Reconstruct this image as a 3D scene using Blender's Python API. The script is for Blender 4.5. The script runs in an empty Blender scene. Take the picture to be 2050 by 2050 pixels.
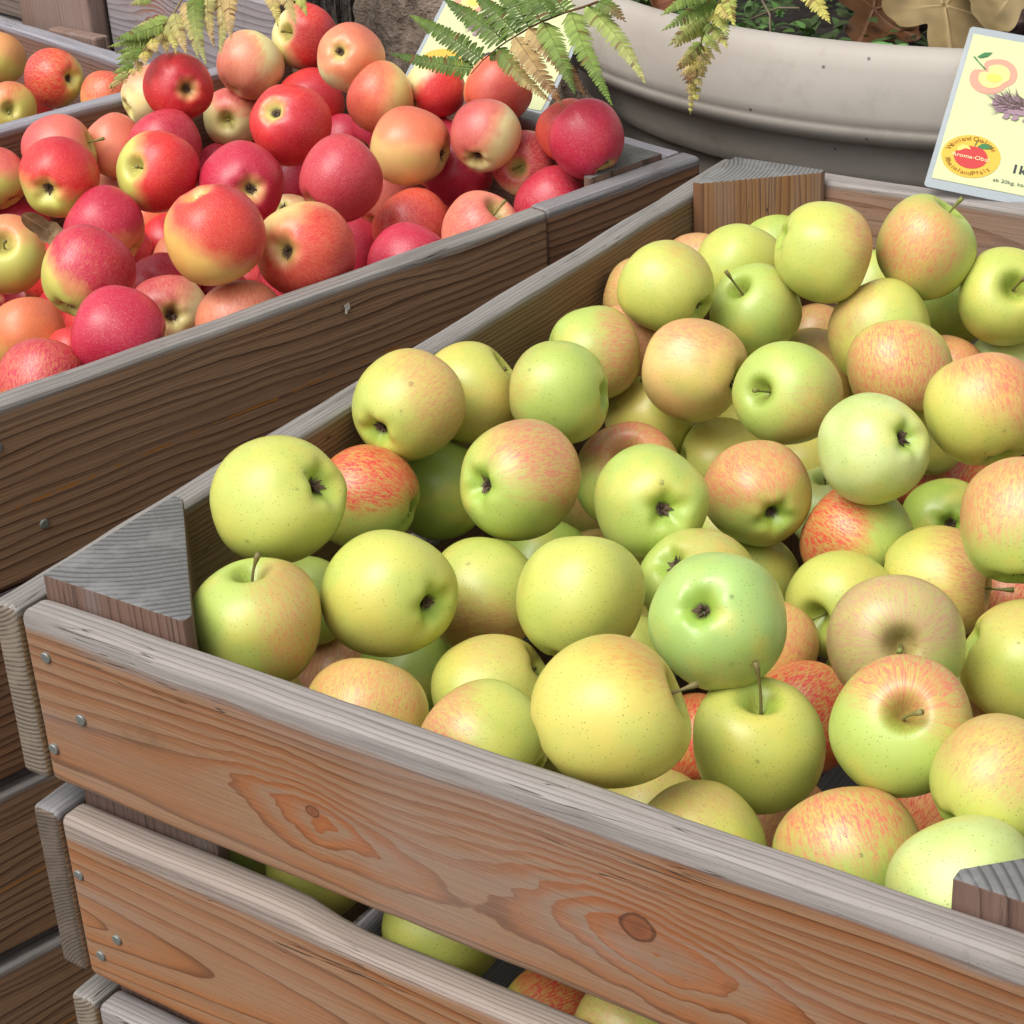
import bpy, bmesh, math, random
from mathutils import Vector, Matrix, Euler, noise as mn
sc = bpy.context.scene
COL = sc.collection
# ------------------------------------------------ camera, sky, sun, exposure
cam = bpy.data.cameras.new('camera'); camo = bpy.data.objects.new('camera', cam); COL.objects.link(camo)
camo.matrix_world = Matrix([[0.829885, -0.220993, 0.512302, 0.811224], [0.55532, 0.415969, -0.720132, -0.644435], [-0.053958, 0.882118, 0.467928, 0.570561], [0.0, 0.0, 0.0, 1.0]])
cam.sensor_width = 36; cam.sensor_fit = 'HORIZONTAL'; cam.lens = 70.3813; cam.clip_start = .02; cam.clip_end = 400
cam.dof.use_dof = False
sc.camera = camo
SUN_EL, SUN_AZ = math.radians(58), math.radians(193)
w = bpy.data.worlds.new('World'); sc.world = w; w.use_nodes = True
wn = w.node_tree; sky = wn.nodes.new('ShaderNodeTexSky'); sky.sky_type = 'NISHITA'; sky.sun_disc = False
sky.sun_elevation = SUN_EL; sky.sun_rotation = SUN_AZ; sky.dust_density = 4.0; sky.air_density = 1.0; sky.ozone_density = 1.0
bgn = wn.nodes['Background']; bgn.inputs[1].default_value = .15
# cloud cover: the sky's own colour pulled most of the way to grey
bw = wn.nodes.new('ShaderNodeRGBToBW'); wn.links.new(sky.outputs[0], bw.inputs[0])
gx = wn.nodes.new('ShaderNodeMix'); gx.data_type = 'RGBA'; gx.inputs['Factor'].default_value = .95
wn.links.new(sky.outputs[0], gx.inputs[6]); wn.links.new(bw.outputs[0], gx.inputs[7]); wn.links.new(gx.outputs[2], bgn.inputs[0])
sun = bpy.data.lights.new('sun', 'SUN'); sun.energy = 1.45; sun.angle = math.radians(40); sun.color = (1, .93, .83)
suno = bpy.data.objects.new('sun', sun); COL.objects.link(suno)
sd = Vector((math.sin(SUN_AZ)*math.cos(SUN_EL), math.cos(SUN_AZ)*math.cos(SUN_EL), math.sin(SUN_EL)))
suno.rotation_euler = sd.to_track_quat('Z', 'Y').to_euler(); suno.location = sd*5
sc.view_settings.view_transform = 'Standard'; sc.view_settings.look = 'None'; sc.view_settings.gamma = 1
sc.view_settings.exposure = 0.56
sc.render.engine = 'CYCLES'
sc.cycles.diffuse_bounces = 2
# ------------------------------------------------ helpers
def tag(o, label=None, cat=None, group=None, kind=None):
    if label: o['label'] = label
    if cat: o['category'] = cat
    if group: o['group'] = group
    if kind: o['kind'] = kind
    return o
def link(name, me, mats=(), parent=None, mw=None, smooth=True, sharp=None):
    if not isinstance(mats, (list, tuple)): mats = (mats,)
    if len(me.materials) == 0:
        for m in mats: me.materials.append(m)
    o = bpy.data.objects.new(name, me); COL.objects.link(o)
    if smooth:
        me.shade_smooth()
        if sharp: me.set_sharp_from_angle(angle=math.radians(sharp))
    if mw is not None: o.matrix_world = mw
    if parent is not None:
        o.parent = parent
        o.matrix_parent_inverse = Matrix.Identity(4)
        if mw is not None: o.matrix_basis = parent.matrix_world.inverted() @ mw
    return o
def empty(name, mw=None):
    o = bpy.data.objects.new(name, None); COL.objects.link(o); o.empty_display_size = .05
    if mw is not None: o.matrix_world = mw
    return o
def pymesh(name, vs, fs, cols=None):
    me = bpy.data.meshes.new(name); me.from_pydata([tuple(v) for v in vs], [], fs); me.update()
    if cols:
        a = me.color_attributes.new('tint', 'FLOAT_COLOR', 'POINT')
        for i, c in enumerate(cols): a.data[i].color = (*c, 1)
    return me
def tube(vs, fs, pts, rads, n=6, cols=None, col=None, cap=True):
    pts = [Vector(p) for p in pts]; base = len(vs); prev = None
    for i, p in enumerate(pts):
        t = (pts[min(i+1, len(pts)-1)]-pts[max(i-1, 0)]).normalized()
        if prev is None: a = t.orthogonal().normalized()
        else: a = (prev-t*prev.dot(t)).normalized()
        prev = a; b = t.cross(a)
        for k in range(n):
            an = 2*math.pi*k/n; vs.append(p+(a*math.cos(an)+b*math.sin(an))*rads[i])
            if cols is not None: cols.append(col)
    for i in range(len(pts)-1):
        for k in range(n):
            q = base+i*n; fs.append((q+k, q+(k+1) % n, q+n+(k+1) % n, q+n+k))
    if cap:
        fs.append(tuple(base+k for k in range(n))[::-1]); q = base+(len(pts)-1)*n; fs.append(tuple(q+k for k in range(n)))
# node helper
class NT:
    def __init__(s, name):
        s.m = bpy.data.materials.new(name); s.m.use_nodes = True; s.t = s.m.node_tree
        s.b = s.t.nodes['Principled BSDF']
    def put(s, inp, v):
        if isinstance(v, bpy.types.NodeSocket): s.t.links.new(v, inp)
        elif isinstance(v, (int, float)):
            try: inp.default_value = v
            except Exception: inp.default_value = [v]*len(inp.default_value)
        else:
            v = tuple(v)
            if len(inp.default_value) == 4 and len(v) == 3: v = v+(1,)
            inp.default_value = v
    def M(s, op, a, b=0, c=None, clamp=False):
        n = s.t.nodes.new('ShaderNodeMath'); n.operation = op; n.use_clamp = clamp
        s.put(n.inputs[0], a); s.put(n.inputs[1], b)
        if c is not None: s.put(n.inputs[2], c)
        return n.outputs[0]
    def V(s, op, a, b=(0, 0, 0)):
        n = s.t.nodes.new('ShaderNodeVectorMath'); n.operation = op; s.put(n.inputs[0], a)
        if op == 'SCALE': s.put(n.inputs[3], b)
        else: s.put(n.inputs[1], b)
        return n.outputs['Value'] if op in ('DOT_PRODUCT', 'LENGTH', 'DISTANCE') else n.outputs[0]
    def obj(s):
        return s.t.nodes.new('ShaderNodeTexCoord').outputs['Object']
    def sep(s, v):
        n = s.t.nodes.new('ShaderNodeSeparateXYZ'); s.put(n.inputs[0], v); return n.outputs[0], n.outputs[1], n.outputs[2]
    def comb(s, x, y, z):
        n = s.t.nodes.new('ShaderNodeCombineXYZ')
        for i, q in enumerate((x, y, z)): s.put(n.inputs[i], q)
        return n.outputs[0]
    def noise(s, v, scale=1., det=3, rough=.5, dist=0, col=False):
        n = s.t.nodes.new('ShaderNodeTexNoise'); s.put(n.inputs['Vector'], v); n.inputs['Scale'].default_value = scale
        n.inputs['Detail'].default_value = det; n.inputs['Roughness'].default_value = rough; n.inputs['Distortion'].default_value = dist
        return n.outputs['Color' if col else 'Fac']
    def vor(s, v, scale, out='Distance', rnd=1.):
        n = s.t.nodes.new('ShaderNodeTexVoronoi'); s.put(n.inputs['Vector'], v); n.inputs['Scale'].default_value = scale
        n.inputs['Randomness'].default_value = rnd
        return n.outputs[out]
    def mix(s, f, a, b, mode='MIX'):
        n = s.t.nodes.new('ShaderNodeMix'); n.data_type = 'RGBA'; n.blend_type = mode
        s.put(n.inputs['Factor'], f); s.put(n.inputs[6], a); s.put(n.inputs[7], b); return n.outputs[2]
    def ramp(s, f, stops, interp='LINEAR'):
        n = s.t.nodes.new('ShaderNodeValToRGB'); n.color_ramp.interpolation = interp; e = n.color_ramp.elements
        while len(e) < len(stops): e.new(.5)
        for i, (p, c) in enumerate(stops):
            e[i].position = p; e[i].color = (*c, 1) if isinstance(c, (tuple, list)) else (c, c, c, 1)
        s.put(n.inputs[0], f); return n.outputs[0]
    def sm(s, x, lo, hi):
        n = s.t.nodes.new('ShaderNodeMapRange'); n.interpolation_type = 'SMOOTHSTEP'
        s.put(n.inputs[0], x); s.put(n.inputs[1], lo); s.put(n.inputs[2], hi); n.inputs[3].default_value = 0; n.inputs[4].default_value = 1
        return n.outputs[0]
    def attr(s, name, kind='OBJECT'):
        n = s.t.nodes.new('ShaderNodeAttribute'); n.attribute_type = kind; n.attribute_name = name; return n
    def bump(s, h, strength=.5, dist=.001, prev=None):
        n = s.t.nodes.new('ShaderNodeBump'); n.inputs['Strength'].default_value = strength; n.inputs['Distance'].default_value = dist
        s.put(n.inputs['Height'], h)
        if prev is not None: s.put(n.inputs['Normal'], prev)
        return n.outputs[0]
    def done(s, col=None, rough=.5, nrm=None, spec=.5, **k):
        if col is not None: s.put(s.b.inputs['Base Color'], col)
        s.put(s.b.inputs['Roughness'], rough); s.put(s.b.inputs['Specular IOR Level'], spec)
        if nrm is not None: s.t.links.new(nrm, s.b.inputs['Normal'])
        for a, v in k.items(): s.put(s.b.inputs[a.replace('_', ' ')], v)
        return s.m
def plain(name, col, rough=.6, **k): return NT(name).done(col, rough, **k)

# ------------------------------------------------ wood
GREY = (.30, .30, .31)
def wood(name, light, mid, dark, F=220, z0=-.08, d0=.03, sl=.0, warp=.012, knots=(), top=.014, topn=.006, grey=(.22, .22, .23),
         fib=.35, upright=False, seed=0., botch=.25, resin=None, rings=(.35, .8, .93), toplines=260, bmp=.35, greyall=0., wob=.0022, stn=.38, sgn=.32):
    s = NT(name); P = s.obj(); x, y, z = s.sep(P)
    if upright: x, z = z, x
    Q = s.comb(s.M('ADD', x, seed*3.1), s.M('ADD', y, seed), s.M('ADD', z, seed*1.7))
    n1 = s.M('SUBTRACT', s.noise(s.V('MULTIPLY', Q, (3.2, 9, 11)), 1, 2, .5), .5)
    n2 = s.M('SUBTRACT', s.noise(s.V('MULTIPLY', Q, (14, 60, 60)), 1, 2, .5), .5)
    dz = s.M('ADD', s.M('SUBTRACT', z, z0), s.M('MULTIPLY', n1, warp*2))
    dy = s.M('ADD', s.M('ADD', y, d0), s.M('MULTIPLY', x, sl))
    v = s.M('SQRT', s.M('ADD', s.M('MULTIPLY', dz, dz), s.M('MULTIPLY', dy, dy)))
    v = s.M('ADD', v, s.M('MULTIPLY', n2, wob))
    spn = s.M('SUBTRACT', s.noise(s.comb(s.M('MULTIPLY', x, .6), seed, s.M('MULTIPLY', v, 42)), 1, 2, .6), .5)
    v = s.M('ADD', v, s.M('MULTIPLY', spn, .020))
    core = None; hal = None
    for (kx, kz, sx, sz, A, rk) in knots:
        wx = s.M('MULTIPLY', s.M('SUBTRACT', s.noise(s.V('MULTIPLY', P, (22, 40, 40)), 1, 3, .6), .5), .045); wz = s.M('MULTIPLY', s.M('SUBTRACT', s.noise(s.V('MULTIPLY', s.V('ADD', P, (5, 1, 2)), (18, 40, 34)), 1, 3, .6), .5), .024)
        ax0 = s.M('SUBTRACT', x, kx); az0 = s.M('SUBTRACT', z, kz); ax = s.M('ADD', ax0, wx); az = s.M('ADD', s.M('ADD', az0, wz), s.M('MULTIPLY', ax0, .18))
        q = s.M('ADD', s.M('POWER', s.M('ABSOLUTE', s.M('DIVIDE', ax, sx)), 1.6), s.M('POWER', s.M('ABSOLUTE', s.M('DIVIDE', az, sz)), 1.8))
        g = s.M('EXPONENT', s.M('MULTIPLY', q, -1.))
        v = s.M('ADD', v, s.M('MULTIPLY', g, A))
        hal = g if hal is None else s.M('ADD', hal, g)
        if rk > 0:
            nn = s.M('SUBTRACT', s.noise(P, 90, 2), .5)
            r = s.M('SQRT', s.M('ADD', s.M('MULTIPLY', ax0, ax0), s.M('MULTIPLY', s.M('MULTIPLY', az0, 1.25), s.M('MULTIPLY', az0, 1.25))))
            r = s.M('ADD', r, s.M('MULTIPLY', nn, rk*.35)); r = s.M('DIVIDE', r, rk)
            core = r if core is None else s.M('MINIMUM', core, r)
    t = s.M('FRACT', s.M('MULTIPLY', v, F))
    varn = s.noise(s.V('MULTIPLY', Q, (2.5, 12, 25)), 1, 2)
    c = s.ramp(t, [(0, light), (rings[0], light), (rings[1], mid), (rings[2], dark), (.985, dark), (1., light)])
    ivar = s.noise(s.comb(s.M('MULTIPLY', x, 1.5), seed+4, s.M('MULTIPLY', v, F*.45)), 1, 2)
    c = s.mix(s.sm(ivar, .45, .7), c, s.mix(.40, c, light))
    c = s.mix(s.M('MULTIPLY', varn, .45), c, mid)
    stk = s.sm(s.noise(s.V('MULTIPLY', Q, (2.2, 40, 55)), 1, 4, .65), .52, .75); c = s.mix(s.M('MULTIPLY', stk, stn), c, tuple(q*.42 for q in light))
    stg = s.sm(s.noise(s.V('MULTIPLY', s.V('ADD', Q, (9, 3, 5)), (2.6, 30, 26)), 1, 4, .6), .5, .72); c = s.mix(s.M('MULTIPLY', stg, sgn), c, tuple(q*.8+.01 for q in grey))
    blot = s.sm(s.noise(Q, 5.5, 3), .42, .72)
    c = s.mix(s.M('MULTIPLY', blot, botch), c, tuple(.5*a+.5*b for a, b in zip(grey, light)))
    if greyall: c = s.mix(greyall, c, grey)
    f = s.noise(s.V('MULTIPLY', Q, (9, 520, 520)), 1, 3, .6)
    f2 = s.noise(s.V('MULTIPLY', Q, (60, 900, 900)), 1, 2, .6)
    fm = s.M('MULTIPLY', s.M('ADD', 1-fib*.5, s.M('MULTIPLY', f, fib)), s.M('ADD', .9, s.M('MULTIPLY', f2, .2)))
    if hal is not None: c = s.mix(s.M('MULTIPLY', s.M('MULTIPLY', hal, .75), s.sm(t, .15, .8), clamp=True), c, (.33, .105, .032))
    if core is not None:
        kc = s.ramp(core, [(0, (.11, .04, .02)), (.7, (.19, .065, .028)), (.86, (.015, .01, .008)), (1., (.015, .01, .008))])
        c = s.mix(s.sm(core, 1.04, .92), c, kc)
        halo = s.M('MULTIPLY', s.sm(core, 2.6, 1.05), .35); c = s.mix(halo, c, (.27, .10, .045))
    # weathered grey top edge
    if top is not None:
        zz = s.sep(P)[2]
        tn = s.M('MULTIPLY', s.M('SUBTRACT', s.noise(s.V('MULTIPLY', Q, (7, 30, 60)), 1, 3, .6), .5), topn*2)
        mk = s.sm(s.M('ADD', zz, tn), -top-.0025, -top+.0035)
        yt = s.M('ADD', s.sep(P)[1], s.M('MULTIPLY', n1, .008))
        yy_ = s.M('ADD', s.M('ADD', yt, s.M('MULTIPLY', zz, .45)), s.M('MULTIPLY', n2, .003))
        yy_ = s.M('ADD', yy_, s.M('MULTIPLY', s.noise(s.comb(s.M('MULTIPLY', x, .8), seed, s.M('MULTIPLY', yy_, 110)), 1, 2), .009))
        tt = s.M('FRACT', s.M('MULTIPLY', yy_, toplines))
        gl = s.ramp(tt, [(0, tuple(a*1.1 for a in grey)), (.55, grey), (.85, tuple(a*.38 for a in grey)), (1., tuple(a*1.05 for a in grey))])
        gl = s.mix(s.M('MULTIPLY', s.noise(s.V('MULTIPLY', Q, (8, 80, 80)), 1, 4), .8), gl, tuple(a*.95 for a in grey))
        gl = s.mix(s.sm(s.noise(s.V('MULTIPLY', Q, (5, 60, 60)), 1, 4, .65), .5, .72), gl, tuple(a*.62 for a in grey))
        c = s.mix(s.M('MULTIPLY', mk, .93), c, gl)
    if resin:
        zl, sl2, xr = resin
        dd = s.M('ABSOLUTE', s.M('ADD', s.M('SUBTRACT', z, zl), s.M('ADD', s.M('MULTIPLY', x, -sl2), s.M('MULTIPLY', n2, .004))))
        rm = s.M('MULTIPLY', s.sm(dd, .0016, .0004), s.M('MULTIPLY', s.sm(s.noise(P, 60, 3), .44, .56), s.sm(x, xr, xr-.08)))
        c = s.mix(rm, c, (.33, .13, .02))
    c = s.mix(1., c, s.comb(fm, fm, fm), 'MULTIPLY')
    ck = s.noise(s.V('MULTIPLY', s.V('ADD', Q, (3, 8, 2)), (5, 190, 190)), 1, 2, .5)
    ck = s.M('MULTIPLY', s.sm(s.M('ABSOLUTE', s.M('SUBTRACT', ck, .5)), .010, .002), s.sm(s.noise(s.V('MULTIPLY', Q, (6, 25, 25)), 1, 2), .56, .64))
    c = s.mix(s.M('MULTIPLY', ck, .8), c, (.03, .018, .012))
    drt = s.sm(s.noise(s.V('MULTIPLY', s.V('ADD', Q, (1, 2, 9)), (16, 22, 22)), 1, 6, .7), .58, .74); c = s.mix(s.M('MULTIPLY', drt, .3), c, tuple(q*.35 for q in light))
    spk = s.sm(s.vor(P, 210), .10, .05)
    c = s.mix(s.M('MULTIPLY', spk, .5), c, (.03, .02, .018))
    h = s.M('ADD', s.M('MULTIPLY', s.sm(t, .5, .93), .35), s.M('MULTIPLY', f, .6))
    h = s.M('SUBTRACT', h, s.M('MULTIPLY', ck, 1.2)); nb = s.bump(h, bmp*1.3, .0014)
    return s.done(c, s.M('ADD', .55, s.M('MULTIPLY', f, .25)), nb, .35)
def endgrain(name, a, b, cx, cz, F=230, seed=0, ax=0, mott=.3, plane='yz'):
    s = NT(name); P = s.obj(); x, y, z = s.sep(P)
    u, v = (y, z) if plane == 'yz' else (x, y)
    n = s.M('MULTIPLY', s.M('SUBTRACT', s.noise(P, 16, 2), .5), .007)
    du = s.M('SUBTRACT', u, cx); dv = s.M('SUBTRACT', v, cz)
    r = s.M('ADD', s.M('SQRT', s.M('ADD', s.M('MULTIPLY', du, du), s.M('MULTIPLY', dv, dv))), n)
    t = s.M('FRACT', s.M('MULTIPLY', r, F))
    c = s.ramp(t, [(0, a), (.5, a), (.84, b), (.95, b), (1, a)])
    m = s.noise(P, 300, 3, .7); c = s.mix(s.M('MULTIPLY', m, mott), c, tuple(q*.45 for q in a))
    sp = s.sm(s.noise(P, 45, 4), .5, .68); c = s.mix(s.M('MULTIPLY', sp, .4), c, tuple(q*1.25 for q in a))
    nb = s.bump(s.M('ADD', t, m), .6, .001)
    return s.done(c, .8, nb, .25)
def board_mesh(L, T, H, r=.006, wane=None, amp=.0009, seed=0, step=.02):
    bm = bmesh.new(); bmesh.ops.create_cube(bm, size=1)
    for v in bm.verts: v.co = Vector(((v.co.x+.5)*L, (v.co.y+.5)*T, (v.co.z-.5)*H))
    bmesh.ops.bevel(bm, geom=bm.edges[:], offset=r, segments=4, profile=.5, affect='EDGES')
    def cut(co, no): bmesh.ops.bisect_plane(bm, geom=bm.verts[:]+bm.edges[:]+bm.faces[:], plane_co=co, plane_no=no)
    k = int(L/step)
    for i in range(1, k): cut((L*i/k, 0, 0), (1, 0, 0))
    for q in (r*1.4, L-r*1.4): cut((q, 0, 0), (1, 0, 0))
    for q in (-r*1.4, -H*.33, -H*.66, -H+r*1.4): cut((0, 0, q), (0, 0, 1))
    if T > 2*r*1.4: 
        for q in (r*1.35, T-r*1.35): cut((0, q, 0), (0, 1, 0))
    for v in bm.verts:
        c = v.co.copy()
        n = mn.noise(Vector((c.x*9+seed*7, c.y*30, c.z*16+seed)))
        m2 = mn.noise(Vector((c.x*40+seed*3, c.y*70+5, c.z*60)))
        v.co.y += n*amp*1.3+m2*amp*.4; v.co.z += mn.noise(Vector((c.x*12, seed*5, c.z*3)))*amp*1.6+m2*amp*.4
        if wane and c.z > -H*.5:
            v.co.z += wane(c.x)*(1+c.z/(H*.5))
    for f in bm.faces:
        if abs(f.normal.x) > .75: f.material_index = 1
    me = bpy.data.meshes.new('board'); bm.to_mesh(me); bm.free(); return me
def board(parent, mw, L, T, H, mats, name='board', **k):
    return link(name, board_mesh(L, T, H, **k), mats, parent, mw, sharp=40)
def Rz(deg, loc): return Matrix.Translation(loc) @ Matrix.Rotation(math.radians(deg), 4, 'Z')
def block(parent, mw, leg1, leg2, H, mats, up=.01, name='corner_block'):
    bm = bmesh.new(); P = [(0, 0), (leg1, 0), (leg1, .008), (.008, leg2), (0, leg2)]
    top = [bm.verts.new((a, b, up)) for a, b in P]; bot = [bm.verts.new((a, b, -H)) for a, b in P]
    bm.faces.new(top).material_index = 1; bm.faces.new(bot[::-1])
    for i in range(5): bm.faces.new((top[i], bot[i], bot[(i+1) % 5], top[(i+1) % 5]))
    bmesh.ops.recalc_face_normals(bm, faces=bm.faces)
    bmesh.ops.bevel(bm, geom=[e for e in bm.edges], offset=.0014, segments=2, profile=.5, affect='EDGES', material=-1)
    bmesh.ops.triangulate(bm, faces=[f for f in bm.faces if len(f.verts) > 4])
    me = bpy.data.meshes.new('block'); bm.to_mesh(me); bm.free()
    return link(name, me, mats, parent, mw, sharp=25)
nail_m = NT('nail_steel'); nail_m = nail_m.done(nail_m.mix(nail_m.noise(nail_m.obj(), 900, 3), (.16, .17, .16), (.36, .38, .36)), .45, Metallic=.6)
def nail(parent, p, n, r=.0036):
    bm = bmesh.new()
    prof = [(0, .0009), (.6, .0009), (.9, .0008), (1, .0004), (1, -.002)]; N = 14; rings = []
    for q, h in prof[1:]:
        rings.append([bm.verts.new((q*r*math.cos(2*math.pi*i/N), q*r*math.sin(2*math.pi*i/N), h)) for i in range(N)])
    bm.faces.new(rings[0])
    for a, b in zip(rings, rings[1:]):
        for i in range(N): bm.faces.new((a[i], b[i], b[(i+1) % N], a[(i+1) % N]))
    me = bpy.data.meshes.new('nail'); bm.to_mesh(me); bm.free()
    mw = Matrix.Translation(p) @ (Vector(n).to_track_quat('Z', 'Y')).to_matrix().to_4x4() @ Matrix.Rotation(.06, 4, 'X')
    return link('nail', me, nail_m, parent, mw, sharp=25)

# ------------------------------------------------ ground
s = NT('ground_soil'); P = s.obj()
c = s.ramp(s.noise(P, 9, 6, .65), [(.3, (.07, .06, .05)), (.55, (.13, .115, .10)), (.8, (.20, .18, .16))])
s.done(c, .95, s.bump(s.noise(P, 30, 6, .7), .9, .03))
g = pymesh('ground', [(-60, -60, 0), (60, -60, 0), (60, 60, 0), (-60, 60, 0)], [(0, 1, 2, 3)])
tag(link('ground', g, s.m, None, Matrix.Translation((0, 0, -.60))), kind='structure')

# ------------------------------------------------ front crate
T = 0.0220; W = 0.8665; LX = .672; G1 = 0.0247; H2 = 0.1249
row = [(0, .12), (-.12-G1, H2), (-.12-G1*2-H2, .12), (-.24-G1*3-H2, .12)]
front_l, front_m, front_d = (.27, .165, .098), (.26, .100, .036), (.07, .024, .010)
fb = [wood('front_wood_a', front_l, front_m, front_d, F=125, z0=-.088, d0=.030, sl=-.012, warp=.011, seed=.3, fib=.3, top=.013, topn=.010,
           knots=((0.2085, -0.0655, .055, .022, -.024, .0048), (0.4104, -0.0601, .085, .030, -.034, .0105), (.62, -.075, .06, .02, -.02, 0)), grey=(.285, .265, .255), rings=(.2, .78, .95), botch=.4),
      wood('front_wood_b', (.275, .155, .085), (.28, .108, .036), (.09, .030, .011), F=120, z0=-.075, d0=.012, sl=.09, warp=.007, seed=1.7, fib=.25, top=.016, topn=.003, toplines=330,
           grey=(.30, .25, .22), rings=(.25, .8, .96), botch=.25),
      wood('front_wood_c', (.28, .18, .12), (.25, .13, .07), (.16, .06, .028), F=170, z0=-.05, d0=.02, sl=.05, warp=.006, seed=4.2, top=.014, grey=(.28, .26, .26))]
eg = endgrain('end_grain_light', (.19, .155, .12), (.06, .045, .035), .03, .03, 330)
eg2 = endgrain('end_grain_dark', (.18, .14, .11), (.08, .06, .045), -.03, -.15, 420)
side_in = [wood('side_wood_a', (.21, .14, .075), (.165, .098, .048), (.075, .042, .02), F=260, z0=-.3, d0=.02, warp=.010, seed=2.2, top=.006, topn=.003, grey=(.24, .23, .22), toplines=230, botch=.15),
           wood('side_wood_b', (.20, .12, .07), (.15, .08, .04), (.07, .04, .02), F=240, z0=-.2, d0=.02, warp=.01, seed=3.2, top=.006, topn=.003)]
back_in = wood('back_wood', (.27, .17, .125), (.25, .13, .085), (.15, .065, .04), F=150, z0=-.03, d0=.02, sl=.02, warp=.008, seed=7.1, top=.006, topn=.002, grey=(.30, .275, .265), toplines=300)
blk_side = wood('block_wood', (.23, .125, .05), (.18, .08, .03), (.07, .028, .012), F=300, z0=.3, d0=.02, warp=.004, upright=True, seed=5., top=None, rings=(.2, .7, .9), botch=.1)
blk_dark = wood('block_wood_dark', (.14, .085, .065), (.12, .065, .045), (.035, .018, .013), F=170, z0=.3, d0=.02, warp=.004, upright=True, seed=8., top=None, botch=.2)
blk_top = endgrain('block_end_grain', (.20, .20, .20), (.075, .07, .068), -.05, .16, 190, mott=.7, plane='xy')
blk_top2 = endgrain('block_end_grain_b', (.20, .20, .195), (.08, .075, .07), .05, -.07, 260, mott=.4, plane='xy')

gc = tag(empty('wooden_crate', Matrix.Translation((0, 0, -.59))), 'weathered slatted wooden crate full of yellow-green apples, nearest in the picture', 'crate')
def smooth01(x): x = max(0, min(1, x)); return x*x*(3-2*x)
for k, (z, h) in enumerate(row):
    wn_ = (lambda x: -.010*smooth01((x-.17)/.05)) if k == 1 else None
    board(gc, Rz(0, (.0015, 0, z)), LX-.002, T, h, (fb[k % 3], eg), r=.0062, wane=wn_, seed=k+1)
    board(gc, Rz(90, (0, .0, z)), W+T, T, h, (side_in[k % 2], eg if k != 1 else eg2), r=.0045 if k != 9 else .006, seed=k+11)
    board(gc, Rz(90, (LX+T, .0, z)), W+T, T, h, (side_in[1], eg), seed=k+21)
    board(gc, Rz(0, (.0015, W+.0015, z)), LX-.002, T, h, (back_in, eg), r=.004, seed=k+31)
Hb = .56
block(gc, Rz(0, (.001, T+.001, 0)), .109, .112, Hb, (blk_dark, blk_top), up=.012)
block(gc, Rz(90, (LX-.001, T+.001, 0)), .112, .112, Hb, (blk_dark, blk_top), up=.012)
block(gc, Rz(-90, (.001, W-.001, 0)), .076, .088, Hb, (blk_side, blk_top2), up=.011)
block(gc, Rz(180, (LX-.001, W-.001, 0)), .11, .11, Hb, (blk_side, blk_top2), up=.01)
for i in range(5):
    board(gc, Rz(90, (.11+.137*i-.01, .002, -.572)), W+T-.004, .11, .012, (side_in[1], eg), name='base_board', r=.002, seed=i+41)
for (x, z) in [(0.0194, -0.0262), (0.0395, -0.0623), (0.0108, -0.0924), (0.0112, -0.1858), (0.0351, -0.2264), (0.0174, -0.2466)]: nail(gc, (x, -.0008, z), (0, -1, 0))

# ------------------------------------------------ second crate (red apples), turned about 15 degrees
RU = Vector((0.25452, 0.96707, 0)); RN = Vector((RU.y, -RU.x, 0)); YAW = math.degrees(math.atan2(RU.y, RU.x))
def S(a, b, z): return RN*a+RU*b+Vector((0, 0, z))
red_near = wood('red_side_wood', (.26, .15, .082), (.22, .118, .062), (.045, .022, .012), F=115, z0=-.34, d0=.02, warp=.020, seed=6.1, top=.006, topn=.003, grey=(.25, .24, .23),
                toplines=180, resin=(-.085, .03, .60), rings=(.62, .80, .90), botch=.08, fib=.35, bmp=.5, wob=.0045, sgn=.06, stn=.2)
red_b = wood('red_side_wood_b', (.23, .12, .062), (.18, .085, .042), (.04, .018, .010), F=120, wob=.004, sgn=.05, stn=.3, z0=-.3, d0=.02, warp=.010, seed=9.1, top=.008, topn=.004, rings=(.4, .74, .86), botch=.1)
red_in = wood('red_inner_wood', (.21, .11, .07), (.16, .08, .05), (.08, .04, .025), F=180, z0=-.2, d0=.02, warp=.008, seed=10.1, top=.007, topn=.002, grey=(.30, .30, .34))
rc = tag(empty('wooden_crate', Matrix.Translation(S(-.55, .35, -.59))), 'dark wooden crate heaped with red apples, set at an angle behind the nearest crate', 'crate')
RW = .866-.2846
for k in range(4):
    z = -.152*k; h = .14 if k < 3 else .13
    board(rc, Rz(YAW, S(-.2626, -.05, z)), .703, T, h, (red_near if k != 1 else red_b, eg2), r=.004, seed=k+51)
    board(rc, Rz(YAW, S(-.2666, .6545, z)), .189, T, h, (red_b, eg2), r=.004, seed=k+55)
    board(rc, Rz(YAW, S(-.866, -.05, z)), .893, T, h, (red_in, eg2), r=.004, seed=k+61)
    board(rc, Rz(YAW-90, S(-.8655, .82, z)), RW-.006, T, h, (red_in, eg2), r=.003, seed=k+71)
    board(rc, Rz(YAW-90, S(-.8655, -.05, z)), RW-.006, T, h, (red_in, eg2), r=.003, seed=k+75)
block(rc, Rz(YAW+90, S(-.2905, .8185, 0)), .085, .09, Hb, (blk_dark, blk_top2), up=.004)
block(rc, Rz(YAW-180+180+180, S(-.8645, .8185, 0)) @ Matrix.Rotation(math.radians(90), 4, 'Z'), .11, .11, Hb, (blk_dark, blk_top2), up=.0)
for i in range(4):
    board(rc, Rz(YAW, S(-.72+.14*i, -.045, -.5775)), .865, .13, .012, (red_in, eg2), name='base_board', r=.002, seed=i+81)
for b, z in ((.006, -.03), (.03, -.1), (.01, -.19)): nail(rc, S(-.2618, b+.12, z), RN)
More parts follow.
